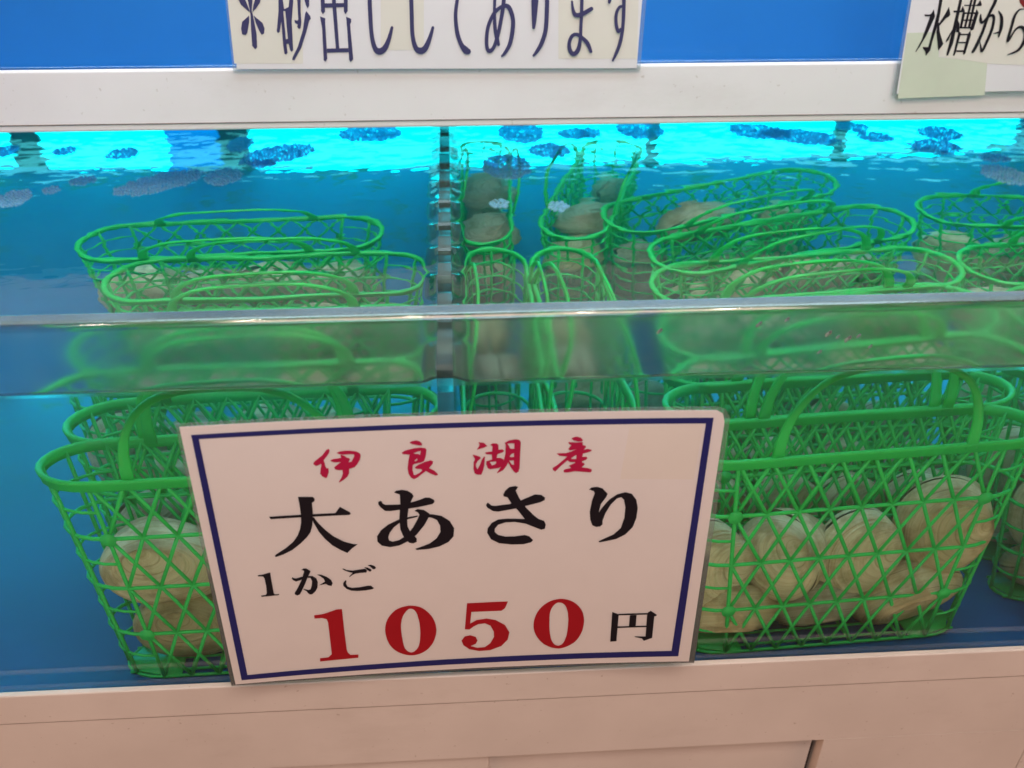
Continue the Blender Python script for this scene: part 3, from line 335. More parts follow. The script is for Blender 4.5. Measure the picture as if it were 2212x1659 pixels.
STK = json.loads('''{"top":[[[-55.58,383.79,1.45],[-55.63,382.3,1.45],[-55.7,380.24,1.46],[-55.79,377.78,1.46],[-55.87,375.13,1.46],[-55.95,372.46,1.47],[-56.01,369.97,1.47],[-56.06,367.57,1.47],[-56.12,365.09,1.46],[-56.17,362.6,1.46],[-56.2,360.17,1.46],[-56.18,357.89,1.47],[-56.11,355.83,1.49],[-55.98,353.99,1.51],[-55.8,352.29,1.54],[-55.58,350.74,1.58],[-55.33,349.35,1.63],[-55.03,348.11,1.68],[-54.71,347.02,1.75],[-54.35,346.1,1.83],[-53.97,345.34,1.95],[-53.55,344.74,2.07],[-53.09,344.28,2.19],[-52.59,343.96,2.28],[-52.03,343.76,2.33],[-51.41,343.69,2.34],[-50.71,343.75,2.33],[-49.96,343.95,2.28],[-49.2,344.28,2.22],[-48.46,344.74,2.15],[-47.75,345.34,2.08],[-47.09,346.11,2.0],[-46.43,347.04,1.91],[-45.79,348.1,1.8],[-45.17,349.26,1.7],[-44.57,350.49,1.59],[-43.99,351.74,1.49],[-43.4,353.17,1.4],[-42.8,354.81,1.3],[-42.22,356.51,1.2],[-41.7,358.13,1.12],[-41.26,359.49,1.04],[-40.93,360.46,0.99]],[[-25.82,383.62,1.46],[-25.86,382.13,1.46],[-25.92,380.06,1.46],[-25.98,377.59,1.47],[-26.05,374.93,1.47],[-26.11,372.25,1.47],[-26.16,369.76,1.48],[-26.22,367.36,1.48],[-26.3,364.87,1.47],[-26.37,362.37,1.47],[-26.42,359.94,1.47],[-26.41,357.65,1.48],[-26.34,355.59,1.49],[-26.19,353.73,1.52],[-25.99,352.02,1.55],[-25.74,350.46,1.59],[-25.44,349.06,1.63],[-25.1,347.82,1.69],[-24.72,346.75,1.75],[-24.28,345.87,1.84],[-23.79,345.18,1.96],[-23.26,344.66,2.08],[-22.69,344.29,2.2],[-22.1,344.04,2.29],[-21.51,343.89,2.35],[-20.91,343.83,2.36],[-20.27,343.89,2.34],[-19.62,344.07,2.29],[-18.96,344.39,2.23],[-18.31,344.85,2.16],[-17.67,345.47,2.09],[-17.04,346.3,2.01],[-16.41,347.32,1.92],[-15.78,348.49,1.81],[-15.17,349.74,1.7],[-14.58,351.03,1.6],[-14.03,352.29,1.5],[-13.47,353.64,1.4],[-12.92,355.15,1.31],[-12.38,356.69,1.21],[-11.9,358.14,1.12],[-11.49,359.36,1.05],[-11.2,360.23,0.99]],[[8.08,383.42,1.22],[7.86,382.41,1.22],[7.55,380.99,1.22],[7.18,379.31,1.22],[6.8,377.52,1.22],[6.46,375.77,1.23],[6.2,374.2,1.23],[6.0,372.85,1.24],[5.83,371.59,1.25],[5.7,370.37,1.27],[5.61,369.13,1.28],[5.57,367.83,1.3],[5.57,366.41,1.32],[5.61,364.81,1.35],[5.7,363.09,1.38],[5.84,361.28,1.41],[6.02,359.48,1.44],[6.25,357.73,1.47],[6.53,356.12,1.5],[6.87,354.6,1.52],[7.28,353.12,1.53],[7.74,351.7,1.55],[8.23,350.37,1.57],[8.74,349.15,1.61],[9.25,348.06,1.68],[9.78,347.11,1.8],[10.35,346.29,1.96],[10.95,345.57,2.14],[11.52,344.95,2.31],[12.06,344.43,2.45],[12.51,343.98,2.53],[12.9,343.64,2.53],[13.25,343.43,2.47],[13.55,343.31,2.37],[13.81,343.24,2.26],[14.02,343.2,2.17],[14.18,343.15,2.11]],[[34.28,382.69,1.08],[34.23,381.54,1.07],[34.16,379.96,1.07],[34.08,378.07,1.07],[34.01,376.01,1.07],[33.95,373.9,1.07],[33.93,371.88,1.09],[33.94,369.84,1.11],[33.97,367.67,1.15],[34.01,365.45,1.19],[34.08,363.28,1.24],[34.18,361.26,1.28],[34.3,359.48,1.32],[34.46,357.96,1.35],[34.66,356.65,1.39],[34.89,355.48,1.43],[35.13,354.43,1.46],[35.36,353.44,1.47],[35.59,352.47,1.47],[35.81,351.51,1.44],[36.05,350.59,1.37],[36.28,349.73,1.3],[36.5,348.97,1.22],[36.69,348.34,1.15],[36.82,347.87,1.11]],[[40.73,378.62,1.44],[40.64,377.81,1.43],[40.52,376.74,1.42],[40.37,375.45,1.41],[40.18,373.96,1.4],[39.94,372.29,1.39],[39.64,370.47,1.38],[39.27,368.38,1.37],[38.82,365.95,1.36],[38.32,363.35,1.34],[37.78,360.71,1.33],[37.24,358.2,1.33],[36.7,355.97,1.32],[36.16,353.97,1.32],[35.61,352.08,1.31],[35.05,350.32,1.31],[34.48,348.72,1.31],[33.91,347.31,1.32],[33.35,346.13,1.33],[32.77,345.18,1.35],[32.17,344.45,1.38],[31.58,343.92,1.41],[31.0,343.56,1.45],[30.47,343.37,1.47],[30.0,343.31,1.48],[29.59,343.4,1.47],[29.22,343.66,1.45],[28.88,344.08,1.41],[28.6,344.64,1.38],[28.36,345.34,1.35],[28.18,346.17,1.33],[28.05,347.18,1.32],[27.96,348.38,1.31],[27.93,349.72,1.31],[27.94,351.13,1.32],[28.0,352.55,1.32],[28.11,353.94,1.32],[28.26,355.3,1.32],[28.44,356.68,1.32],[28.67,358.09,1.32],[28.97,359.49,1.31],[29.34,360.9,1.31],[29.8,362.29,1.31],[30.36,363.71,1.31],[31.02,365.2,1.31],[31.75,366.67,1.31],[32.54,368.09,1.31],[33.36,369.39,1.3],[34.21,370.51,1.3],[35.11,371.48,1.3],[36.1,372.34,1.29],[37.12,373.09,1.28],[38.14,373.72,1.28],[39.11,374.21,1.28],[40.01,374.56,1.3],[40.83,374.8,1.34],[41.62,374.93,1.39],[42.36,374.93,1.45],[43.06,374.77,1.51],[43.72,374.42,1.56],[44.35,373.85,1.59],[44.95,373.0,1.6],[45.54,371.88,1.59],[46.09,370.56,1.58],[46.58,369.13,1.56],[46.98,367.68,1.54],[47.28,366.3,1.53],[47.46,364.98,1.53],[47.54,363.64,1.53],[47.54,362.28,1.53],[47.47,360.89,1.54],[47.34,359.46,1.54],[47.18,357.98,1.54],[46.97,356.39,1.54],[46.71,354.69,1.53],[46.4,352.95,1.53],[46.03,351.23,1.52],[45.62,349.61,1.5],[45.16,348.15,1.48],[44.63,346.84,1.44],[44.0,345.61,1.4],[43.33,344.48,1.36],[42.66,343.46,1.3],[42.02,342.55,1.25],[41.47,341.77,1.19],[40.99,341.15,1.12],[40.54,340.67,1.03],[40.13,340.31,0.95],[39.77,340.04,0.86],[39.47,339.83,0.79],[39.25,339.64,0.74]],[[63.39,382.52,2.74],[63.37,381.66,2.7],[63.33,380.48,2.64],[63.29,379.07,2.57],[63.25,377.53,2.49],[63.21,375.94,2.41],[63.18,374.41,2.32],[63.14,372.85,2.23],[63.11,371.16,2.12],[63.08,369.43,2.01],[63.05,367.74,1.9],[63.02,366.17,1.79],[62.98,364.81,1.68],[62.94,363.62,1.57],[62.89,362.55,1.46],[62.83,361.6,1.35],[62.78,360.79,1.25],[62.74,360.12,1.16],[62.71,359.6,1.1]],[[72.04,382.47,1.52],[72.07,381.33,1.52],[72.1,379.78,1.52],[72.15,377.92,1.52],[72.18,375.86,1.52],[72.19,373.72,1.53],[72.17,371.62,1.53],[72.14,369.44,1.53],[72.1,367.07,1.53],[72.05,364.61,1.54],[71.95,362.17,1.54],[71.8,359.86,1.54],[71.56,357.79,1.55],[71.24,355.95,1.55],[70.83,354.26,1.56],[70.36,352.71,1.57],[69.85,351.27,1.57],[69.33,349.92,1.57],[68.82,348.65,1.56],[68.31,347.48,1.54],[67.76,346.41,1.51],[67.2,345.44,1.48],[66.64,344.56,1.44],[66.1,343.74,1.39],[65.6,342.98,1.34],[65.11,342.27,1.27],[64.61,341.61,1.19],[64.13,341.02,1.1],[63.69,340.52,1.02],[63.32,340.1,0.95],[63.05,339.78,0.89]],[[97.36,382.32,1.23],[97.39,381.15,1.23],[97.44,379.52,1.24],[97.5,377.59,1.24],[97.56,375.5,1.24],[97.6,373.4,1.25],[97.64,371.45,1.24],[97.65,369.6,1.24],[97.66,367.73,1.22],[97.65,365.85,1.21],[97.65,363.99,1.19],[97.63,362.15,1.18],[97.63,360.38,1.18],[97.63,358.63,1.18],[97.65,356.9,1.19],[97.67,355.21,1.19],[97.68,353.57,1.21],[97.64,352.0,1.23],[97.55,350.53,1.26],[97.42,349.14,1.31],[97.25,347.8,1.38],[97.05,346.54,1.46],[96.8,345.37,1.53],[96.51,344.32,1.6],[96.15,343.42,1.64],[95.71,342.63,1.67],[95.19,341.94,1.68],[94.61,341.37,1.68],[94.02,340.94,1.67],[93.44,340.66,1.66],[92.91,340.57,1.65],[92.4,340.7,1.63],[91.88,341.04,1.61],[91.38,341.53,1.58],[90.92,342.14,1.55],[90.51,342.8,1.52],[90.17,343.47,1.49],[89.91,344.18,1.47],[89.69,344.99,1.44],[89.53,345.84,1.41],[89.44,346.73,1.38],[89.41,347.62,1.36],[89.46,348.47,1.34],[89.6,349.34,1.33],[89.82,350.26,1.33],[90.12,351.18,1.33],[90.47,352.04,1.34],[90.86,352.8,1.34],[91.27,353.41,1.33],[91.73,353.87,1.32],[92.24,354.22,1.31],[92.79,354.47,1.3],[93.37,354.62,1.28],[93.96,354.68,1.27],[94.55,354.65,1.26],[95.14,354.53,1.25],[95.75,354.31,1.25],[96.36,354.0,1.24],[97.0,353.6,1.24],[97.66,353.15,1.25],[98.35,352.65,1.26],[99.09,352.08,1.29],[99.9,351.45,1.34],[100.73,350.76,1.4],[101.55,350.0,1.45],[102.32,349.2,1.48],[103.01,348.35,1.49],[103.63,347.37,1.46],[104.22,346.23,1.4],[104.76,345.04,1.32],[105.24,343.9,1.24],[105.63,342.94,1.17],[105.93,342.25,1.12]],[[90.3,377.63,0.73],[90.39,377.02,0.77],[90.51,376.16,0.82],[90.65,375.14,0.88],[90.82,374.08,0.95],[91.02,373.05,1.03],[91.25,372.17,1.1],[91.49,371.4,1.17],[91.75,370.63,1.25],[92.03,369.92,1.34],[92.36,369.28,1.42],[92.75,368.76,1.48],[93.24,368.38,1.54],[93.79,368.16,1.57],[94.42,368.06,1.6],[95.1,368.07,1.61],[95.86,368.19,1.62],[96.7,368.4,1.62],[97.62,368.7,1.61],[98.73,369.16,1.6],[100.06,369.83,1.57],[101.46,370.58,1.54],[102.81,371.33,1.51],[103.95,371.98,1.48],[104.75,372.43,1.46]],[[128.1,382.14,1.38],[128.16,380.98,1.38],[128.26,379.38,1.37],[128.37,377.48,1.36],[128.48,375.4,1.35],[128.58,373.27,1.33],[128.65,371.24,1.32],[128.71,369.22,1.31],[128.78,367.1,1.3],[128.83,364.93,1.28],[128.85,362.77,1.27],[128.85,360.69,1.26],[128.79,358.73,1.26],[128.68,356.9,1.27],[128.53,355.14,1.29],[128.34,353.46,1.3],[128.12,351.85,1.32],[127.88,350.31,1.34],[127.61,348.85,1.35],[127.31,347.49,1.35],[126.98,346.23,1.35],[126.63,345.04,1.35],[126.25,343.91,1.34],[125.86,342.81,1.32],[125.47,341.71,1.28],[125.03,340.56,1.21],[124.54,339.37,1.12],[124.03,338.2,1.01],[123.55,337.14,0.91],[123.14,336.24,0.82],[122.85,335.58,0.76]],[[128.09,373.98,0.95],[127.76,373.96,0.97],[127.3,373.96,0.99],[126.76,373.95,1.02],[126.2,373.87,1.05],[125.66,373.67,1.08],[125.2,373.32,1.1],[124.81,372.78,1.12],[124.42,372.1,1.13],[124.05,371.31,1.15],[123.74,370.43,1.16],[123.49,369.49,1.17],[123.32,368.52,1.18],[123.25,367.46,1.18],[123.25,366.29,1.18],[123.32,365.06,1.18],[123.44,363.82,1.18],[123.6,362.64,1.18],[123.78,361.57,1.18],[124.0,360.56,1.2],[124.28,359.55,1.21],[124.6,358.59,1.23],[124.94,357.75,1.25],[125.28,357.09,1.26],[125.59,356.65,1.26],[125.91,356.53,1.25],[126.25,356.7,1.23],[126.59,357.04,1.19],[126.9,357.45,1.16],[127.16,357.82,1.13],[127.35,358.04,1.11]],[[117.9,378.82,1.46],[117.87,378.57,1.4],[117.83,378.22,1.31],[117.78,377.8,1.2],[117.73,377.39,1.1],[117.69,377.03,1.01],[117.66,376.78,0.95]]],"right":[[[399.19,366.4,0.51],[399.29,366.0,0.57],[399.42,365.44,0.67],[399.58,364.77,0.77],[399.76,364.08,0.88],[399.97,363.42,0.97],[400.2,362.87,1.03],[400.45,362.36,1.04],[400.73,361.84,1.03],[401.02,361.35,1.01],[401.35,360.96,0.97],[401.7,360.73,0.94],[402.09,360.73,0.92],[402.53,361.05,0.92],[403.01,361.64,0.91],[403.52,362.39,0.91],[404.05,363.19,0.91],[404.58,363.93,0.92],[405.11,364.48,0.92],[405.64,364.89,0.93],[406.19,365.27,0.95],[406.75,365.57,0.97],[407.3,365.79,0.99],[407.82,365.89,1.01],[408.28,365.87,1.02],[408.7,365.73,1.03],[409.1,365.5,1.03],[409.46,365.15,1.02],[409.79,364.68,1.02],[410.08,364.06,1.02],[410.32,363.27,1.03],[410.53,362.25,1.04],[410.7,361.03,1.06],[410.83,359.65,1.08],[410.91,358.17,1.1],[410.93,356.67,1.12],[410.89,355.2,1.14],[410.77,353.72,1.15],[410.56,352.14,1.15],[410.29,350.54,1.16],[409.99,348.96,1.16],[409.69,347.46,1.16],[409.41,346.09,1.14],[409.16,344.76,1.12],[408.91,343.42,1.1],[408.66,342.16,1.06],[408.41,341.07,1.02],[408.14,340.24,0.98],[407.85,339.79,0.94],[407.53,339.8,0.89],[407.19,340.21,0.85],[406.83,340.89,0.79],[406.48,341.71,0.74],[406.14,342.53,0.68],[405.83,343.22,0.63],[405.53,343.82,0.56],[405.23,344.48,0.49],[404.95,345.13,0.42],[404.7,345.74,0.36],[404.49,346.25,0.3],[404.33,346.62,0.26]],[[407.72,377.26,1.27],[407.71,376.97,1.27],[407.71,376.61,1.28],[407.7,376.17,1.28],[407.66,375.6,1.28],[407.57,374.9,1.28],[407.41,374.03,1.27],[407.15,372.97,1.25],[406.8,371.75,1.23],[406.4,370.38,1.2],[405.99,368.89,1.17],[405.6,367.31,1.14],[405.28,365.65,1.13],[405.03,363.87,1.12],[404.84,361.93,1.13],[404.68,359.89,1.14],[404.51,357.81,1.16],[404.32,355.77,1.17],[404.08,353.83,1.19],[403.76,351.91,1.21],[403.4,349.95,1.23],[403.01,348.03,1.26],[402.61,346.22,1.28],[402.24,344.6,1.3],[401.92,343.25,1.3],[401.64,342.2,1.29],[401.37,341.38,1.26],[401.13,340.76,1.23],[400.92,340.29,1.2],[400.74,339.93,1.17],[400.61,339.61,1.15]],[[412.24,368.88,0.36],[412.65,368.45,0.44],[413.23,367.89,0.55],[413.91,367.2,0.68],[414.61,366.42,0.81],[415.27,365.56,0.93],[415.81,364.64,1.03],[416.24,363.62,1.1],[416.62,362.48,1.18],[416.96,361.26,1.24],[417.25,360.0,1.29],[417.49,358.74,1.3],[417.67,357.53,1.29],[417.78,356.29,1.23],[417.81,354.95,1.11],[417.79,353.63,0.97],[417.74,352.4,0.83],[417.7,351.36,0.71],[417.67,350.6,0.62]],[[412.89,352.8,0.21],[413.38,352.91,0.28],[414.11,353.07,0.38],[414.95,353.26,0.49],[415.79,353.45,0.61],[416.51,353.61,0.71],[417.0,353.72,0.78]],[[432.03,370.15,0.26],[431.58,370.14,0.29],[430.94,370.17,0.35],[430.19,370.19,0.41],[429.41,370.15,0.48],[428.68,370.0,0.55],[428.08,369.71,0.61],[427.57,369.27,0.68],[427.11,368.73,0.76],[426.69,368.08,0.84],[426.33,367.33,0.92],[426.02,366.47,0.98],[425.79,365.51,1.03],[425.64,364.41,1.05],[425.59,363.16,1.06],[425.6,361.8,1.06],[425.63,360.37,1.05],[425.67,358.92,1.04],[425.68,357.47,1.03],[425.65,355.92,1.04],[425.61,354.2,1.05],[425.58,352.46,1.05],[425.55,350.81,1.06],[425.56,349.4,1.06],[425.6,348.37,1.04],[425.68,347.69,1.01],[425.76,347.26,0.96],[425.88,347.07,0.91],[426.04,347.11,0.86],[426.25,347.38,0.81],[426.53,347.88,0.78],[426.88,348.75,0.76],[427.29,350.05,0.75],[427.76,351.57,0.75],[428.26,353.12,0.75],[428.8,354.5,0.76],[429.37,355.53,0.78],[429.97,356.25,0.8],[430.62,356.8,0.84],[431.31,357.19,0.89],[432.02,357.42,0.94],[432.73,357.49,0.99],[433.44,357.41,1.04],[434.18,357.13,1.08],[434.97,356.66,1.13],[435.77,356.02,1.18],[436.54,355.27,1.23],[437.21,354.43,1.27],[437.74,353.55,1.3],[438.16,352.59,1.32],[438.48,351.51,1.33],[438.72,350.33,1.33],[438.86,349.13,1.33],[438.9,347.94,1.32],[438.82,346.8,1.31],[438.64,345.69,1.28],[438.36,344.57,1.26],[437.98,343.45,1.22],[437.48,342.38,1.18],[436.85,341.39,1.12],[436.08,340.51,1.05],[435.04,339.72,0.95],[433.71,339.01,0.81],[432.26,338.38,0.67],[430.84,337.84,0.52],[429.62,337.39,0.4],[428.77,337.05,0.32]]]}''')
def ysign(x): return -.0085-.0095*((x+.005)/.15)**2
def sheet(name, polys, mat, parent, yf, thick=0, grid=None):
    bm = bmesh.new(); k = 0
    for loops in polys:
        L = [[Vector((p[0]*.001, 0, p[1]*.001)) for p in l] for l in loops]; flatv = [v for l in L for v in l]
        vs = [bm.verts.new((v.x, yf(v.x)-k*2e-5, v.z)) for v in flatv]; k = (k+1) % 4
        for t in tessellate_polygon(L):
            try: bm.faces.new([vs[i] for i in t])
            except ValueError: pass
    if grid:
        for x in grid: bmesh.ops.bisect_plane(bm, geom=bm.verts[:]+bm.edges[:]+bm.faces[:], plane_co=(x, 0, 0), plane_no=(1, 0, 0))
        for v in bm.verts: v.co.y = yf(v.co.x)
    for f in bm.faces:
        f.normal_update()
        if f.normal.y > 0: f.normal_flip()
    me = bpy.data.meshes.new(name); bm.to_mesh(me); bm.free()
    return link(name, me, parent, (mat,))
def solid(name, poly, mat, parent, yf, thick, grid):
    o = sheet(name, [poly], mat, parent, yf, grid=grid)
    bm = bmesh.new(); bm.from_mesh(o.data); r = bmesh.ops.extrude_face_region(bm, geom=bm.faces[:])
    for v in r['geom']:
        if isinstance(v, bmesh.types.BMVert): v.co.y += thick
    bmesh.ops.recalc_face_normals(bm, faces=bm.faces); bm.to_mesh(o.data); bm.free(); return o
gx = [-.15+.0125*i for i in range(25)]
ps = tag(empty('price_sign'), 'white laminated price sign with navy border and red price in front of the tank glass', 'sign')
solid('laminate', G['film'][0], FILM, ps, lambda x: ysign(x), .0004, gx)
solid('paper', G['paper'][0], PAPER, ps, lambda x: ysign(x)-.0004, .0002, gx)
sheet('border', G['border'], NAVY, ps, lambda x: ysign(x)-.0007, grid=gx)
sheet('tape_patch', G['patch'], PATCHP, ps, lambda x: ysign(x)-.0005, grid=gx[20:])
for key, mat in (('pink', PINK), ('black', BLACK), ('black2', BLACK), ('red', RED), ('black3', BLACK)):
    sheet('lettering', G[key], mat, ps, lambda x: ysign(x)-.0008, grid=gx)
YT = .2862
def strokes(bm, sts, y):
    k = 0
    for st in sts:
        P = [Vector((a[0]*.001, 0, a[1]*.001)) for a in st]; W = [a[2]*.001 for a in st]; prev = None
        for i, p in enumerate(P):
            t = (P[min(i+1, len(P)-1)]-P[max(i-1, 0)]).normalized(); n = Vector((-t.z, 0, t.x)); yy = y-k*2e-6; k += 1
            cur = (bm.verts.new((p.x+n.x*W[i], yy, p.z+n.z*W[i])), bm.verts.new((p.x-n.x*W[i], yy, p.z-n.z*W[i])))
            if prev: bm.faces.new((prev[0], prev[1], cur[1], cur[0]))
            if i in (0, len(P)-1):
                d = [bm.verts.new((p.x+W[i]*math.cos(a*math.pi/5), yy-1e-6, p.z+W[i]*math.sin(a*math.pi/5))) for a in range(10)]; bm.faces.new(d)
            prev = cur
def letters(name, key, mat, parent, y):
    o = sheet(name, G[key], mat, parent, lambda x: y)
    bm = bmesh.new(); bm.from_mesh(o.data); strokes(bm, STK[key], y-.0002)
    for f in bm.faces:
        f.normal_update()
        if f.normal.y > 0: f.normal_flip()
    bm.to_mesh(o.data); bm.free(); return o
ts = tag(empty('hanging_notice'), 'beige laminated notice with tall dark lettering hung over the white rail', 'sign')
solid('laminate', G['top_lam'][0], FILM, ts, lambda x: YT, .0004, ())
solid('paper', G['top_paper'][0], UPAPER, ts, lambda x: YT-.0004, .0002, ())
for pg in G['top_beige']: sheet('printed_square', [pg], BEIGEP, ts, lambda x: YT-.0005)
letters('lettering', 'top', DNAVY, ts, YT-.0008)
rs = tag(empty('corner_notice'), 'notice with green patch and slanted dark lettering at the right end of the rail', 'sign')
YR = YT-.0012
solid('laminate', G['right_lam'][0], FILM, rs, lambda x: YR, .0004, ())
solid('paper', G['right_paper'][0], UPAPER, rs, lambda x: YR-.0004, .0002, ())
sheet('green_patch', G['right_green'], GREENP, rs, lambda x: YR-.00047)
sheet('beige_patch', G['right_beige'], BEIGEP, rs, lambda x: YR-.00054)
letters('lettering', 'right', BLACK, rs, YR-.0008)
sheet('lettering', G['right_red'], DRED, rs, lambda x: YR-.0008)

# ------------------------------------------------------------------ baskets
def green(name, c, c2):
    t = NT(name); col = t.ramp(t.noise(22, 4), (.3, c2), (.7, c))
    b = t.bsdf(col, .32); tl = t.n('ShaderNodeBsdfTranslucent'); t.l(col, tl.inputs[0])
    m = t.n('ShaderNodeMixShader'); m.inputs[0].default_value = .34; t.l(b.outputs[0], m.inputs[1]); t.l(tl.outputs[0], m.inputs[2]); return t.out(m)
GREEN = green('green_plastic', (.030, .68, .13), (.022, .58, .105))
HB = .172; LT, LB, WT, WB = .240, .205, .065, .055
def sect(u, t, off=0):
    """u in [0,4): front straight, right end, back straight, left end; t height 0..1"""
    L = LB+(LT-LB)*t; W = WB+(WT-WB)*t; r = W/2; a = L/2-r; r += off; z = t*HB
    k = int(u) % 4; f = u-int(u)
    if k == 0: return Vector((-a+2*a*f, -r, z))
    if k == 1: an = -math.pi/2+math.pi*f; return Vector((a+r*math.cos(an), r*math.sin(an), z))
    if k == 2: return Vector((a-2*a*f, r, z))
    an = math.pi/2+math.pi*f; return Vector((-a+r*math.cos(an), r*math.sin(an), z))
def warp(bm, seed, amt):
    for v in bm.verts:
        p = v.co; s = (p.z/HB)
        v.co.y += amt*s*(math.sin(p.x*13+seed*2.1)*.6+noise.noise(Vector((p.x*14, seed*3.7, p.z*6)))) ; v.co.z += amt*.4*s*math.sin(p.x*17+seed)
def ring(t, n=(10, 10), off=0): return [sect(s+i/(n[s % 2]), t, off) for s in range(4) for i in range(n[s % 2])]
def basket_meshes(seed, amt):
    bm = bmesh.new(); NP = 8
    for t in (0, .25, .5, .75): tube(bm, ring(t), .0015, 6, True)
    for side in (1, 3):
        for t in (.125, .375, .625, .875): tube(bm, [sect(side+i/10, t) for i in range(11)], .0012, 5)
        for i in range(0, 5): tube(bm, [sect(side+i/4 if i < 4 else side+.9999, t) for t in (0, .25, .5, .75, 1)], .0015, 5)
    for side in (0, 2):
        for q in range(4):
            for i in range(NP):
                a, b = side+i/NP, side+min((i+1)/NP, .9999)
                tube(bm, [sect(a, q*.25), sect(b, (q+1)*.25)], .0014, 5); tube(bm, [sect(b, q*.25), sect(a, (q+1)*.25)], .0014, 5)
        for u in (0, .9999):
            for t in (.25, .75):
                c = sect(side+u, t, .0009); d = Vector((0, -1 if side == 0 else 1, 0))
                vs = [bm.verts.new(c+Vector((.0052*math.cos(k*math.pi/4), 0, .0052*math.sin(k*math.pi/4)))) for k in range(8)]
                vb = [bm.verts.new(v.co+d*.0012) for v in vs]
                bm.faces.new(vs); bm.faces.new(vb[::-1])
                for k in range(8): bm.faces.new((vs[k], vs[(k+1) % 8], vb[(k+1) % 8], vb[k]))
    # open base: crossing bars and two solid corner gussets
    a = LB/2-WB/2
    for k in range(9):
        x = -a+2*a*k/8; tube(bm, [Vector((x, -WB/2, .0004)), Vector((x, WB/2, .0004))], .0013, 5)
    for y in (-.33, 0, .33): tube(bm, [Vector((-LB/2*.97, y*WB, .0002)), Vector((LB/2*.97, y*WB, .0002))], .0013, 5)
    for s in (-1, 1):
        vs = []
        for zz in (.0006, .0022): vs.append([bm.verts.new(Vector((s*x, y, zz))) for x, y in ((a-.012, -WB/2), (a, -WB/2), (a+WB*.34, -WB*.34), (a+WB*.48, 0), (a+WB*.34, WB*.34), (a, WB/2), (a-.012, WB/2))])
        bm.faces.new(vs[0]); bm.faces.new(vs[1][::-1])
        for k in range(7): bm.faces.new((vs[0][k], vs[0][(k+1) % 7], vs[1][(k+1) % 7], vs[1][k]))
    warp(bm, seed, amt); bmesh.ops.recalc_face_normals(bm, faces=bm.faces)
    m1 = bpy.data.meshes.new('mesh_wall'); bm.to_mesh(m1); bm.free()
    bm = bmesh.new()   # rim: band with an outward lip
    prof = [(-.0010, -.0044), (.0014, -.0044), (.0016, .0005), (.0027, .0012), (.0027, .0028), (.0008, .0036), (-.0014, .0026)]
    rg = []
    for s in range(4):
        for i in range(12):
            rg.append([bm.verts.new(sect(s+i/12, 1, o_)+Vector((0, 0, z_))) for o_, z_ in prof])
    n = len(rg); k = len(prof)
    for i in range(n):
        for j in range(k): bm.faces.new((rg[i][j], rg[(i+1) % n][j], rg[(i+1) % n][(j+1) % k], rg[i][(j+1) % k]))
    warp(bm, seed, amt); bmesh.ops.recalc_face_normals(bm, faces=bm.faces)
    m2 = bpy.data.meshes.new('rim'); bm.to_mesh(m2); bm.free()
    for m in (m1, m2):
        m.materials.append(GREEN)
        for p in m.polygons: p.use_smooth = True
    return m1, m2
def handle_mesh(seed):
    bm = bmesh.new(); h = .067; s = .063; pts = []
    for i in range(25):
        a = math.pi*i/24; c, sn = math.cos(a), math.sin(a)
        pts.append(Vector((-s*math.copysign(abs(c)**.72, c), .0004*math.sin(i), h*abs(sn)**.80)))
    def ww(f): e = abs(f-.5)*2; return .0016+.0003*e
    # strap: broad in the plane of the arch, thin across
    n = len(pts); rg = []
    for i, p in enumerate(pts):
        t = (pts[min(i+1, n-1)]-pts[max(i-1, 0)]).normalized(); o_ = Vector((-t.z, 0, t.x)); e = abs(i/(n-1)-.5)*2
        wd = .0022+.0018*max(0, e-.6)/.4; th = .0014
        rg.append([bm.verts.new(p+o_*wd*a+Vector((0, th*b, 0))) for a, b in ((-1, -.6), (-.75, -1), (.75, -1), (1, -.6), (1, .6), (.75, 1), (-.75, 1), (-1, .6))])
    for i in range(n-1):
        for k in range(8): bm.faces.new((rg[i][k], rg[i][(k+1) % 8], rg[i+1][(k+1) % 8], rg[i+1][k]))
    bm.faces.new(rg[0]); bm.faces.new(rg[-1][::-1]); bmesh.ops.recalc_face_normals(bm, faces=bm.faces)
    m = bpy.data.meshes.new('handle'); bm.to_mesh(m); bm.free(); m.materials.append(GREEN)
    for p in m.polygons: p.use_smooth = True
    return m
BV = [basket_meshes(i, .0010+.0012*(i % 3)) for i in range(4)]; HM = handle_mesh(0)
def make_basket(i, loc, rot, h1, h2, label, tilt=(0, 0)):
    o = empty('mesh_basket', loc); o.rotation_euler = (tilt[0], tilt[1], rot)
    tag(o, label, 'basket', 'green mesh baskets of clams')
    m1, m2 = BV[i % 4]
    link('mesh_wall', m1, o); link('rim', m2, o)
    for s, a in ((-1, h1), (1, h2)):
        h = link('handle', HM, o); h.location = (0, s*(WT/2+.0002), HB-.001); h.rotation_euler = (math.radians(a), 0, 0)
    return o

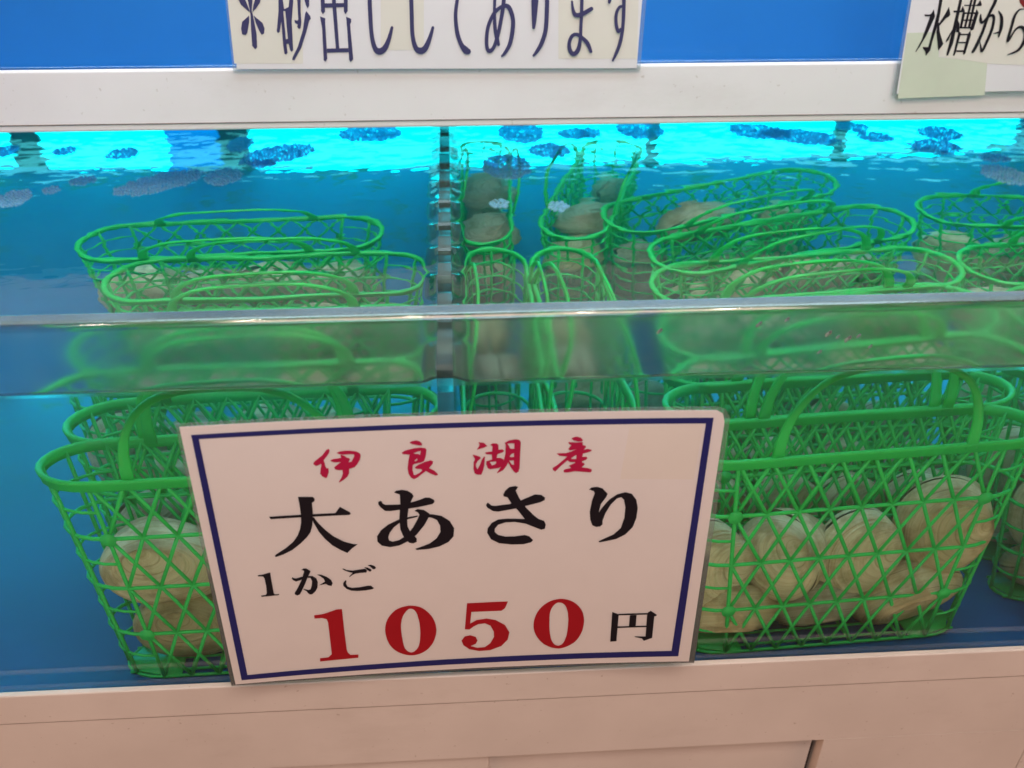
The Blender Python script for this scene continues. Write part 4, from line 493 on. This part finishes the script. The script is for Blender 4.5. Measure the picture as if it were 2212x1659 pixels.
# ------------------------------------------------------------------ clams
def shell_mat(name, c1, c2, c3):
    t = NT(name); uv = t.n('ShaderNodeUVMap'); sp = t.n('ShaderNodeSeparateXYZ'); t.l(uv.outputs[0], sp.inputs[0])
    nz = t.noise(30, 4); m = t.n('ShaderNodeMath', operation='MULTIPLY_ADD'); m.inputs[1].default_value = .02; t.l(nz, m.inputs[0]); t.l(sp.outputs['Y'], m.inputs[2])
    cb = t.n('ShaderNodeCombineXYZ'); t.l(m.outputs[0], cb.inputs[0])
    n1 = t.n('ShaderNodeTexNoise'); n1.inputs['Scale'].default_value = 34; n1.inputs['Detail'].default_value = 5; t.l(cb.outputs[0], n1.inputs[0])
    col = t.ramp(n1.outputs['Fac'], (.34, c3), (.44, c1), (.56, c2), (.66, c1))
    st = t.ramp(t.noise(40, 5, .65), (.38, (.62, .56, .46)), (.50, (1, 1, 1)))
    mx = t.n('ShaderNodeMixRGB', blend_type='MULTIPLY'); mx.inputs[0].default_value = .7; t.l(col, mx.inputs[1]); t.l(st, mx.inputs[2])
    b = t.bsdf(mx.outputs[0], .68); b.inputs['Specular IOR Level'].default_value = .25
    n2 = t.n('ShaderNodeTexNoise'); n2.inputs['Scale'].default_value = 150; n2.inputs['Detail'].default_value = 2; t.l(cb.outputs[0], n2.inputs[0])
    t.bump(b, n2.outputs['Fac'], .8, .0012); return t.out(b)
SH = [shell_mat('sandy_shell', (.60, .46, .25), (.68, .54, .32), (.40, .29, .15)), shell_mat('tan_shell', (.58, .45, .24), (.66, .53, .30), (.40, .30, .16)),
      shell_mat('pale_shell', (.70, .57, .34), (.76, .65, .42), (.48, .37, .20)), shell_mat('grey_shell', (.44, .38, .26), (.54, .47, .33), (.32, .26, .18))]
FLESH = painted('siphon_flesh', (.16, .10, .07), (.06, .04, .035), .5, 60)
def valve_mesh(sgn, L, Hh, D, seed):
    """one valve: outline in x (length) / z (height), domed towards sgn*y; umbo near the top, left of centre"""
    rnd = random.Random(seed); umbo = Vector((-.10*L, 0, .44*Hh)); NT_, NS = 56, 64
    V = []; uv = []
    for j in range(NS+1):
        s = j/NS
        for i in range(NT_):
            a = 2*math.pi*i/NT_; c, sn = math.cos(a), math.sin(a)
            mx_ = .5*L*math.copysign(abs(c)**.92, c)*(1.0+.05*c); mz = .5*Hh*math.copysign(abs(sn)**.95, sn)
            if mz > 0: mz *= 1-.16*abs(c)
            mg = Vector((mx_, 0, mz))
            g = s**.85; p = umbo+(mg-umbo)*g
            rim = (1-s)
            h = D*(1-(1-rim)**2.3)**.62*(.82+.18*s) if rim > 0 else 0
            h += (.00050*math.sin(s*70+seed)+.00030*math.sin(s*121+2*seed))*min(1, rim*7)*(.6+.4*math.sin(s*13+seed))*min(1, s*3)
            # beak bends towards hinge
            V.append((p.x, sgn*h, p.z)); uv.append((i/NT_, s))
    Fc = []
    for j in range(NS):
        for i in range(NT_):
            q = (j*NT_+i, j*NT_+(i+1) % NT_, (j+1)*NT_+(i+1) % NT_, (j+1)*NT_+i); Fc.append(q if sgn < 0 else q[::-1])
    me = bpy.data.meshes.new('valve'); me.from_pydata(V, [], Fc); me.update()
    ul = me.uv_layers.new(name='UVMap')
    for lp in me.loops: ul.data[lp.index].uv = uv[lp.vertex_index]
    for p in me.polygons: p.use_smooth = True
    return me
CV = []
for k in range(4):
    L, Hh, D = ((.084, .066, .0235), (.078, .063, .0225), (.087, .068, .0240), (.075, .062, .022))[k]
    a, b = valve_mesh(-1, L, Hh, D, k+1), valve_mesh(1, L, Hh, D, k+1)
    a.materials.append(SH[k]); b.materials.append(SH[k]); CV.append((a, b, L, Hh, D))
bm = bmesh.new(); bmesh.ops.create_uvsphere(bm, u_segments=20, v_segments=12, radius=1)
for v in bm.verts: v.co = Vector((v.co.x*.030, v.co.y*.0055, v.co.z*.020-.004))
FM = bpy.data.meshes.new('flesh'); bm.to_mesh(FM); bm.free(); FM.materials.append(FLESH)
for p in FM.polygons: p.use_smooth = True
def make_clam(k, loc, eul, label, group, gape=2., scale=1., par_rot=0):
    a, b, L, Hh, D = CV[k % 4]
    o = empty('clam', loc); o.rotation_euler = eul; o.scale = (scale,)*3
    if par_rot: o.matrix_basis = Matrix.Translation(loc) @ Matrix.Rotation(par_rot, 4, 'Z') @ Matrix.LocRotScale(None, Matrix.Identity(3), Vector((scale,)*3)) @ __import__('mathutils').Euler(eul).to_matrix().to_4x4()
    tag(o, label, 'clam', group)
    for s, me in ((-1, a), (1, b)):
        v = link('valve', me, o); ang = math.radians(gape)*s
        v.matrix_basis = Matrix.Translation((0, 0, .40*Hh)) @ Matrix.Rotation(ang, 4, 'X') @ Matrix.Translation((0, s*.0002, -.40*Hh))
    if gape > 5: link('siphon', FM, o)
    return o

# basket layout: x, y, heading (deg), label phrase, handle leans, clams
BK = [
 (-.136, .064, 1.5, 'left front basket', 3, 6), (-.134, .132, 2, 'second left basket', 12, 14), (-.140, .216, 3.3, 'third left basket', 17, 22), (-.180, .282, 4, 'left rear basket', 24, 30),
 (.028, .132, 90, 'end-on front basket beside the partition', 6, 12), (.030, .385, 88, 'end-on rear basket beside the partition', 10, 14),
 (.090, .132, 93, 'end-on front basket right of centre', -10, 14), (.130, .388, 71, 'end-on rear basket right of centre', 5, -8),
 (.236, .345, 23, 'far slanted basket', 20, 36), (.270, .262, 17, 'middle slanted basket', 14, 20), (.270, .192, 6, 'near slanted basket', 16, 10),
 (.262, .131, 5, 'second right basket', 10, 4), (.258, .065, 4.5, 'right front basket', 3, -6),
 (.512, .130, 2, 'second right edge basket', 12, 6), (.520, .296, -4, 'far right rear basket', 20, 14), (.510, .205, 3, 'far right middle basket', 14, 8), (.517, .070, 3, 'right edge basket', 4, -8)]
BL = {
 'left front basket': 'green mesh basket of clams against the glass, left of the price sign',
 'second left basket': 'green mesh basket second from the glass on the left of the partition',
 'third left basket': 'green mesh basket with arched handle, just in front of the rearmost left basket',
 'left rear basket': 'rearmost green mesh basket left of the partition, its back handle folded out',
 'end-on front basket beside the partition': 'green mesh basket end-on to the glass, right against the clear partition',
 'end-on rear basket beside the partition': 'green mesh basket running back along the partition under a foam patch',
 'end-on front basket right of centre': 'green mesh basket end-on to the glass, second to the right of the partition',
 'end-on rear basket right of centre': 'green mesh basket running far back and leaning right under the cyan light',
 'far slanted basket': 'rearmost slanted green mesh basket with one big dark clam on top',
 'middle slanted basket': 'middle one of the three slanted green mesh baskets right of centre',
 'near slanted basket': 'nearest of the three slanted green mesh baskets behind the glass rim',
 'second right basket': 'green mesh basket squeezed behind the right front basket of clams',
 'right front basket': 'green mesh basket of large clams against the glass, right of the price sign',
 'far right rear basket': 'green mesh basket at the far right, cut by the photo edge, behind its twin',
 'far right middle basket': 'green mesh basket at the far right behind the rim, in front of its twin',
 'right edge basket': 'green mesh basket at the right edge, mostly cut off, low beside the ledge'}
BL['second right edge basket'] = 'green mesh basket at the right edge, behind the lowest one by the glass'
BPH = {'second right edge basket': 'second right edge basket',
 'left front basket': 'left front basket', 'second left basket': 'second left basket', 'third left basket': 'third left basket', 'left rear basket': 'left rear basket',
 'end-on front basket beside the partition': 'end-on front basket by the partition', 'end-on rear basket beside the partition': 'end-on rear basket by the partition',
 'end-on front basket right of centre': 'second end-on front basket', 'end-on rear basket right of centre': 'leaning end-on rear basket',
 'far slanted basket': 'rearmost slanted basket', 'middle slanted basket': 'middle slanted basket', 'near slanted basket': 'nearest slanted basket',
 'second right basket': 'second right basket', 'right front basket': 'right front basket', 'far right rear basket': 'far right rear basket', 'far right middle basket': 'far right middle basket', 'right edge basket': 'right edge basket'}
R = math.radians
KIND = ['sandy', 'tan', 'pale', 'greyish']
rnd = random.Random(11)
def fill(x, y, rot, ph, spec):
    ca, sa = math.cos(rot), math.sin(rot)
    for (lx, ly, lz, ex, ey, ez, k, gape, pos, scl) in spec:
        ly += .0045 if 'front basket' in ph and 'end' not in ph else .0015; p = (x+ca*lx-sa*ly, y+sa*lx+ca*ly, ZF+lz)
        make_clam(k, p, (R(ex), R(ey), R(ez)), f'{KIND[k % 4]} clam {pos}, {ph}', 'clams in the baskets', gape, scl, rot)
def generic(seed):
    q = random.Random(seed); sp = []
    for i, pos in enumerate(('at the bottom left end', 'at the bottom centre', 'at the bottom right end')):
        sp.append(((i-1)*.066+q.uniform(-.005, .005), q.uniform(-.002, .002), .026, 62+q.uniform(-12, 12), q.uniform(-12, 12), q.uniform(-10, 10), q.randrange(4), 1.5, pos, .92))
    for i, pos in enumerate(('in the left end of the top layer', 'in the left middle of the top layer', 'in the right middle of the top layer', 'in the right end of the top layer')):
        sp.append(((i-1.5)*.053+q.uniform(-.004, .004), q.uniform(-.004, .004), .070+q.uniform(-.004, .012), q.uniform(-14, 14), 70+q.uniform(-22, 22), q.uniform(-14, 14), q.randrange(4), q.choice((1.5, 2, 6)), pos, .93))
    return sp
SPEC = {
 'left front basket': [(-.058, 0, .030, 8, 6, 4, 1, 1.5, 'lying below, nearest the bottom left corner', .98), (.02, 0, .028, 10, -8, 0, 0, 1.5, 'hidden low behind the sign', 1), (.075, 0, .03, 12, 14, 0, 3, 1.5, 'at the bottom right end', .95),
   (-.064, .001, .085, 6, -3, 3, 2, 1.5, 'broad and pale above the corner clam', 1.0), (.004, .0, .080, 4, 78, 16, 0, 8, 'gaping beside the sign edge', .95), (.07, 0, .085, 0, 20, 0, 1, 2, 'at the upper right end', .95)],
 'right front basket': [(-.070, 0, .026, 60, 4, 0, 1, 2, 'lying flat at the bottom left', 1.0), (-.002, .002, .024, 55, -6, 0, 3, 2, 'lying flat at the bottom centre', .95), (.062, -.004, .030, 35, -14, 6, 0, 1.5, 'lying slanted at the bottom right', 1.0),
   (-.094, .0, .068, 0, 84, 14, 2, 3, 'pale and upright beside the price sign edge', 1.0), (-.036, 0, .075, -6, 60, -50, 2, 13, 'gaping sideways in the middle left', .86), (.016, -.002, .074, 8, 86, 14, 2, 1.5, 'round and pale in the middle', .92), (.077, .0, .092, 4, 82, -14, 0, 1.5, 'tall and sandy at the right end', 1.04)],
 'far slanted basket': None}
for n, (x, y, deg, ph, h1, h2) in enumerate(BK):
    tilt = (rnd.uniform(-.02, .02), rnd.uniform(-.02, .02))
    if ph == 'right edge basket': tilt = (.0, .16)
    bo = make_basket(n, (x, y, ZF+.0012+abs(tilt[0])*.025+abs(tilt[1])*.1), R(deg), h1, h2, BL[ph], tilt)
    slim = {'end-on front basket beside the partition': .78, 'end-on rear basket beside the partition': .76, 'end-on front basket right of centre': .80, 'end-on rear basket right of centre': .88}.get(ph)
    if slim: bo.scale = (1, slim, 1)
    sp = SPEC.get(ph) or generic(n+20)
    if ph == 'far slanted basket':
        sp[4:6] = [(-.02, .0, .125, 15, 8, 10, 3, 4, 'big and dark on top', 1.15)]
    if ph == 'end-on rear basket beside the partition':
        sp += [(-.05, .0, .122, 70, 10, 0, 3, .5, 'dark and highest, beneath the foam', 1.1), (.035, 0, .126, 62, -12, 6, 3, .5, 'grey and high at the far end', 1.1)]
    if ph == 'end-on rear basket right of centre':
        sp += [(-.035, .0, .126, 66, 12, 0, 3, .5, 'dark and highest near the light', 1.1), (-.09, .0, .108, 55, 8, 0, 1, .5, 'tan and high at the near end', 1.0)]
    if slim: sp = [s_[:9]+(s_[9]*.86,) for s_ in sp]
    fill(x, y, R(deg), BPH[ph], sp)

# ------------------------------------------------------------------ foam on the water
def foam_mat():
    t = NT('foam_bubbles'); tr = t.n('ShaderNodeBsdfTransparent'); tr.inputs[0].default_value = (.08, .45, .80, 1)
    b0 = t.bsdf((.55, .94, 1.0), .10); tl = t.n('ShaderNodeBsdfTranslucent'); tl.inputs[0].default_value = (.30, .90, 1, 1); b = t.n('ShaderNodeMixShader'); b.inputs[0].default_value = .5; t.l(b0.outputs[0], b.inputs[1]); t.l(tl.outputs[0], b.inputs[2]); m = t.n('ShaderNodeMixShader'); m.inputs[0].default_value = .46; t.l(tr.outputs[0], m.inputs[1]); t.l(b.outputs[0], m.inputs[2]); return t.out(m)
FOAM = foam_mat()
FP = [(-0.1588, 0.405, 0.0273, 0.0281), (-0.2474, 0.3386, 0.0291, 0.0244), (-0.1966, 0.3506, 0.0142, 0.0148), (-0.3553, 0.3072, 0.0119, 0.0144), (-0.3545, 0.4245, 0.0093, 0.0092), (-0.3, 0.4155, 0.0126, 0.0116), (-0.4078, 0.4257, 0.0101, 0.0131), (-0.0789, 0.4618, 0.0267, 0.0186), (-0.1978, 0.4369, 0.0108, 0.0163), (0.0896, 0.4062, 0.0171, 0.0156), (0.0478, 0.3645, 0.0192, 0.0227), (0.0364, 0.277, 0.0067, 0.0079), (0.0839, 0.2687, 0.0074, 0.0078), (0.1179, 0.4527, 0.0135, 0.0128), (0.134, 0.4549, 0.0099, 0.0114), (0.1843, 0.4642, 0.0205, 0.0234), (0.0666, 0.458, 0.0202, 0.0229), (0.3, 0.4516, 0.0273, 0.0172), (0.3358, 0.4341, 0.0336, 0.0167), (0.4071, 0.4294, 0.0157, 0.0125), (0.4526, 0.3985, 0.0219, 0.0157), (0.4759, 0.4391, 0.0182, 0.017), (0.4802, 0.3227, 0.0163, 0.018), (0.4939, 0.3654, 0.0119, 0.0098), (-0.3125, 0.3451, 0.0097, 0.0089), (-0.3321, 0.3245, 0.0068, 0.0064), (0.3966, 0.4619, 0.0139, 0.0118), (-0.1673, 0.3807, 0.0102, 0.0085)]
FLAB = ['long slanted foam patch in front of the dark upright left of the partition', 'large slanted foam patch on the dark water at the left', 'small bright oval foam patch right of the large slanted one at the left', 'oval foam patch at the far left edge of the dark water', 'small oval foam patch on the glowing water near the left edge', 'small foam patch tilted on the glowing water, between the left uprights', 'foam patch touching the left edge of the photo on the glowing water', 'long thin foam patch just under the rail, left of the partition', 'foam patch in front of the dark upright under the rail', 'oval foam patch alone on glowing water between the two end-on rear baskets', 'bright oval foam patch floating over the end-on basket beside the partition', 'tiny bright foam patch low over the clams beside the partition', 'tiny bright foam patch over the leaning end-on basket', 'foam patch under the rail at the left of the leaning basket tip', 'small foam patch at the tip of the leaning end-on basket', 'large foam patch under the rail right of the leaning basket tip', 'large foam patch under the rail above the basket beside the partition', 'long slanted foam patch right under the rail, right of centre', 'longest foam patch trailing down right from the rail', 'small oval foam patch on glowing water right of the right upright', 'wide oval foam patch at the lower edge of the glowing water, right', 'oval foam patch just under the rail near the right edge', 'oval foam patch on the dark water at the right edge of the photo', 'small foam patch on the dark water above the right edge one', 'small faint foam patch on the dark water at upper left', 'tiniest faint foam patch on the dark water at the left', 'slanted foam patch right beside the right upright, under the rail', 'small foam patch below the long slanted one, on the glow edge']
def foam(x, y, a, b, seed, label, rot=0):
    q = random.Random(seed); bm = bmesh.new(); pts = []
    r0 = .0016; dy = r0*1.72; j = 0; yy = -b
    while yy <= b:
        xx = -a+(j % 2)*r0
        while xx <= a:
            px, py = xx+q.uniform(-.4, .4)*r0, yy+q.uniform(-.4, .4)*r0
            e = (px/a)**2+(py/b)**2
            if e < 1+.25*noise.noise(Vector((px*160, py*160, seed))): pts.append((px, py, r0*q.choice((.75, .9, 1, 1, 1.1, 1.35))))
            xx += r0*2
        yy += dy; j += 1
    cr_, sr_ = math.cos(rot), math.sin(rot)
    for px, py, r in pts:
        X, Y = px*cr_-py*sr_, px*sr_+py*cr_; z0 = waterf(x+X, y+Y)-ZW
        rings = []
        for k in range(3):
            el = k*math.pi/7.2+.02; rr, zz = r*math.cos(el), r*.85*math.sin(el)
            rings.append([bm.verts.new((X+rr*math.cos(a_*math.pi/3.5), Y+rr*math.sin(a_*math.pi/3.5), z0+zz+.0001)) for a_ in range(7)])
        top = bm.verts.new((X, Y, z0+r*.85))
        for k in range(2):
            for a_ in range(7): bm.faces.new((rings[k][a_], rings[k][(a_+1) % 7], rings[k+1][(a_+1) % 7], rings[k+1][a_]))
        for a_ in range(7): bm.faces.new((rings[2][a_], rings[2][(a_+1) % 7], top))
    o = obj('foam_patch', bm, FOAM, smooth=True); o.location = (x, y, ZW); tag(o, label, 'foam', 'foam patches floating on the water')
for i, (x, y, a, b) in enumerate(FP): foam(x, y, a*(1.35 if i < 2 else 1.12), b*(.85 if i < 2 else 1.35), i, FLAB[i], (.75, .75, 0, .2)[i] if i < 4 else (-.45 if i in (17, 18) else 0))

# ------------------------------------------------------------------ drops on the front glass
for i, (x, z) in enumerate([(202.5, 258.7), (208.1, 256.5), (214.1, 254.9), (219.7, 256.8), (227.7, 249.8), (109.2, 263.0), (163.0, 265.6), (177.9, 268.1), (199.6, 247.1)]):
    q = random.Random(i); bm = bmesh.new(); bmesh.ops.create_icosphere(bm, subdivisions=3, radius=1); s = q.uniform(.45, .9)
    for v in bm.verts:
        k = 1+.5*max(0, v.co.z); v.co = Vector((v.co.x*.0019*s/k+v.co.z*.0012*s, v.co.y*.0008, v.co.z*.0026*s))
    bmesh.ops.bisect_plane(bm, geom=bm.verts[:]+bm.edges[:]+bm.faces[:], plane_co=(0, 0, 0), plane_no=(0, 1, 0), clear_outer=True)
    bmesh.ops.holes_fill(bm, edges=bm.edges[:])
    o = obj('water_drop', bm, DROPM, smooth=True); o.location = (x*.001, -.00015, z*.001)
    tag(o, 'tiny water drop clinging to the dull glass band below the rim', 'drop', 'water drops on the front glass')
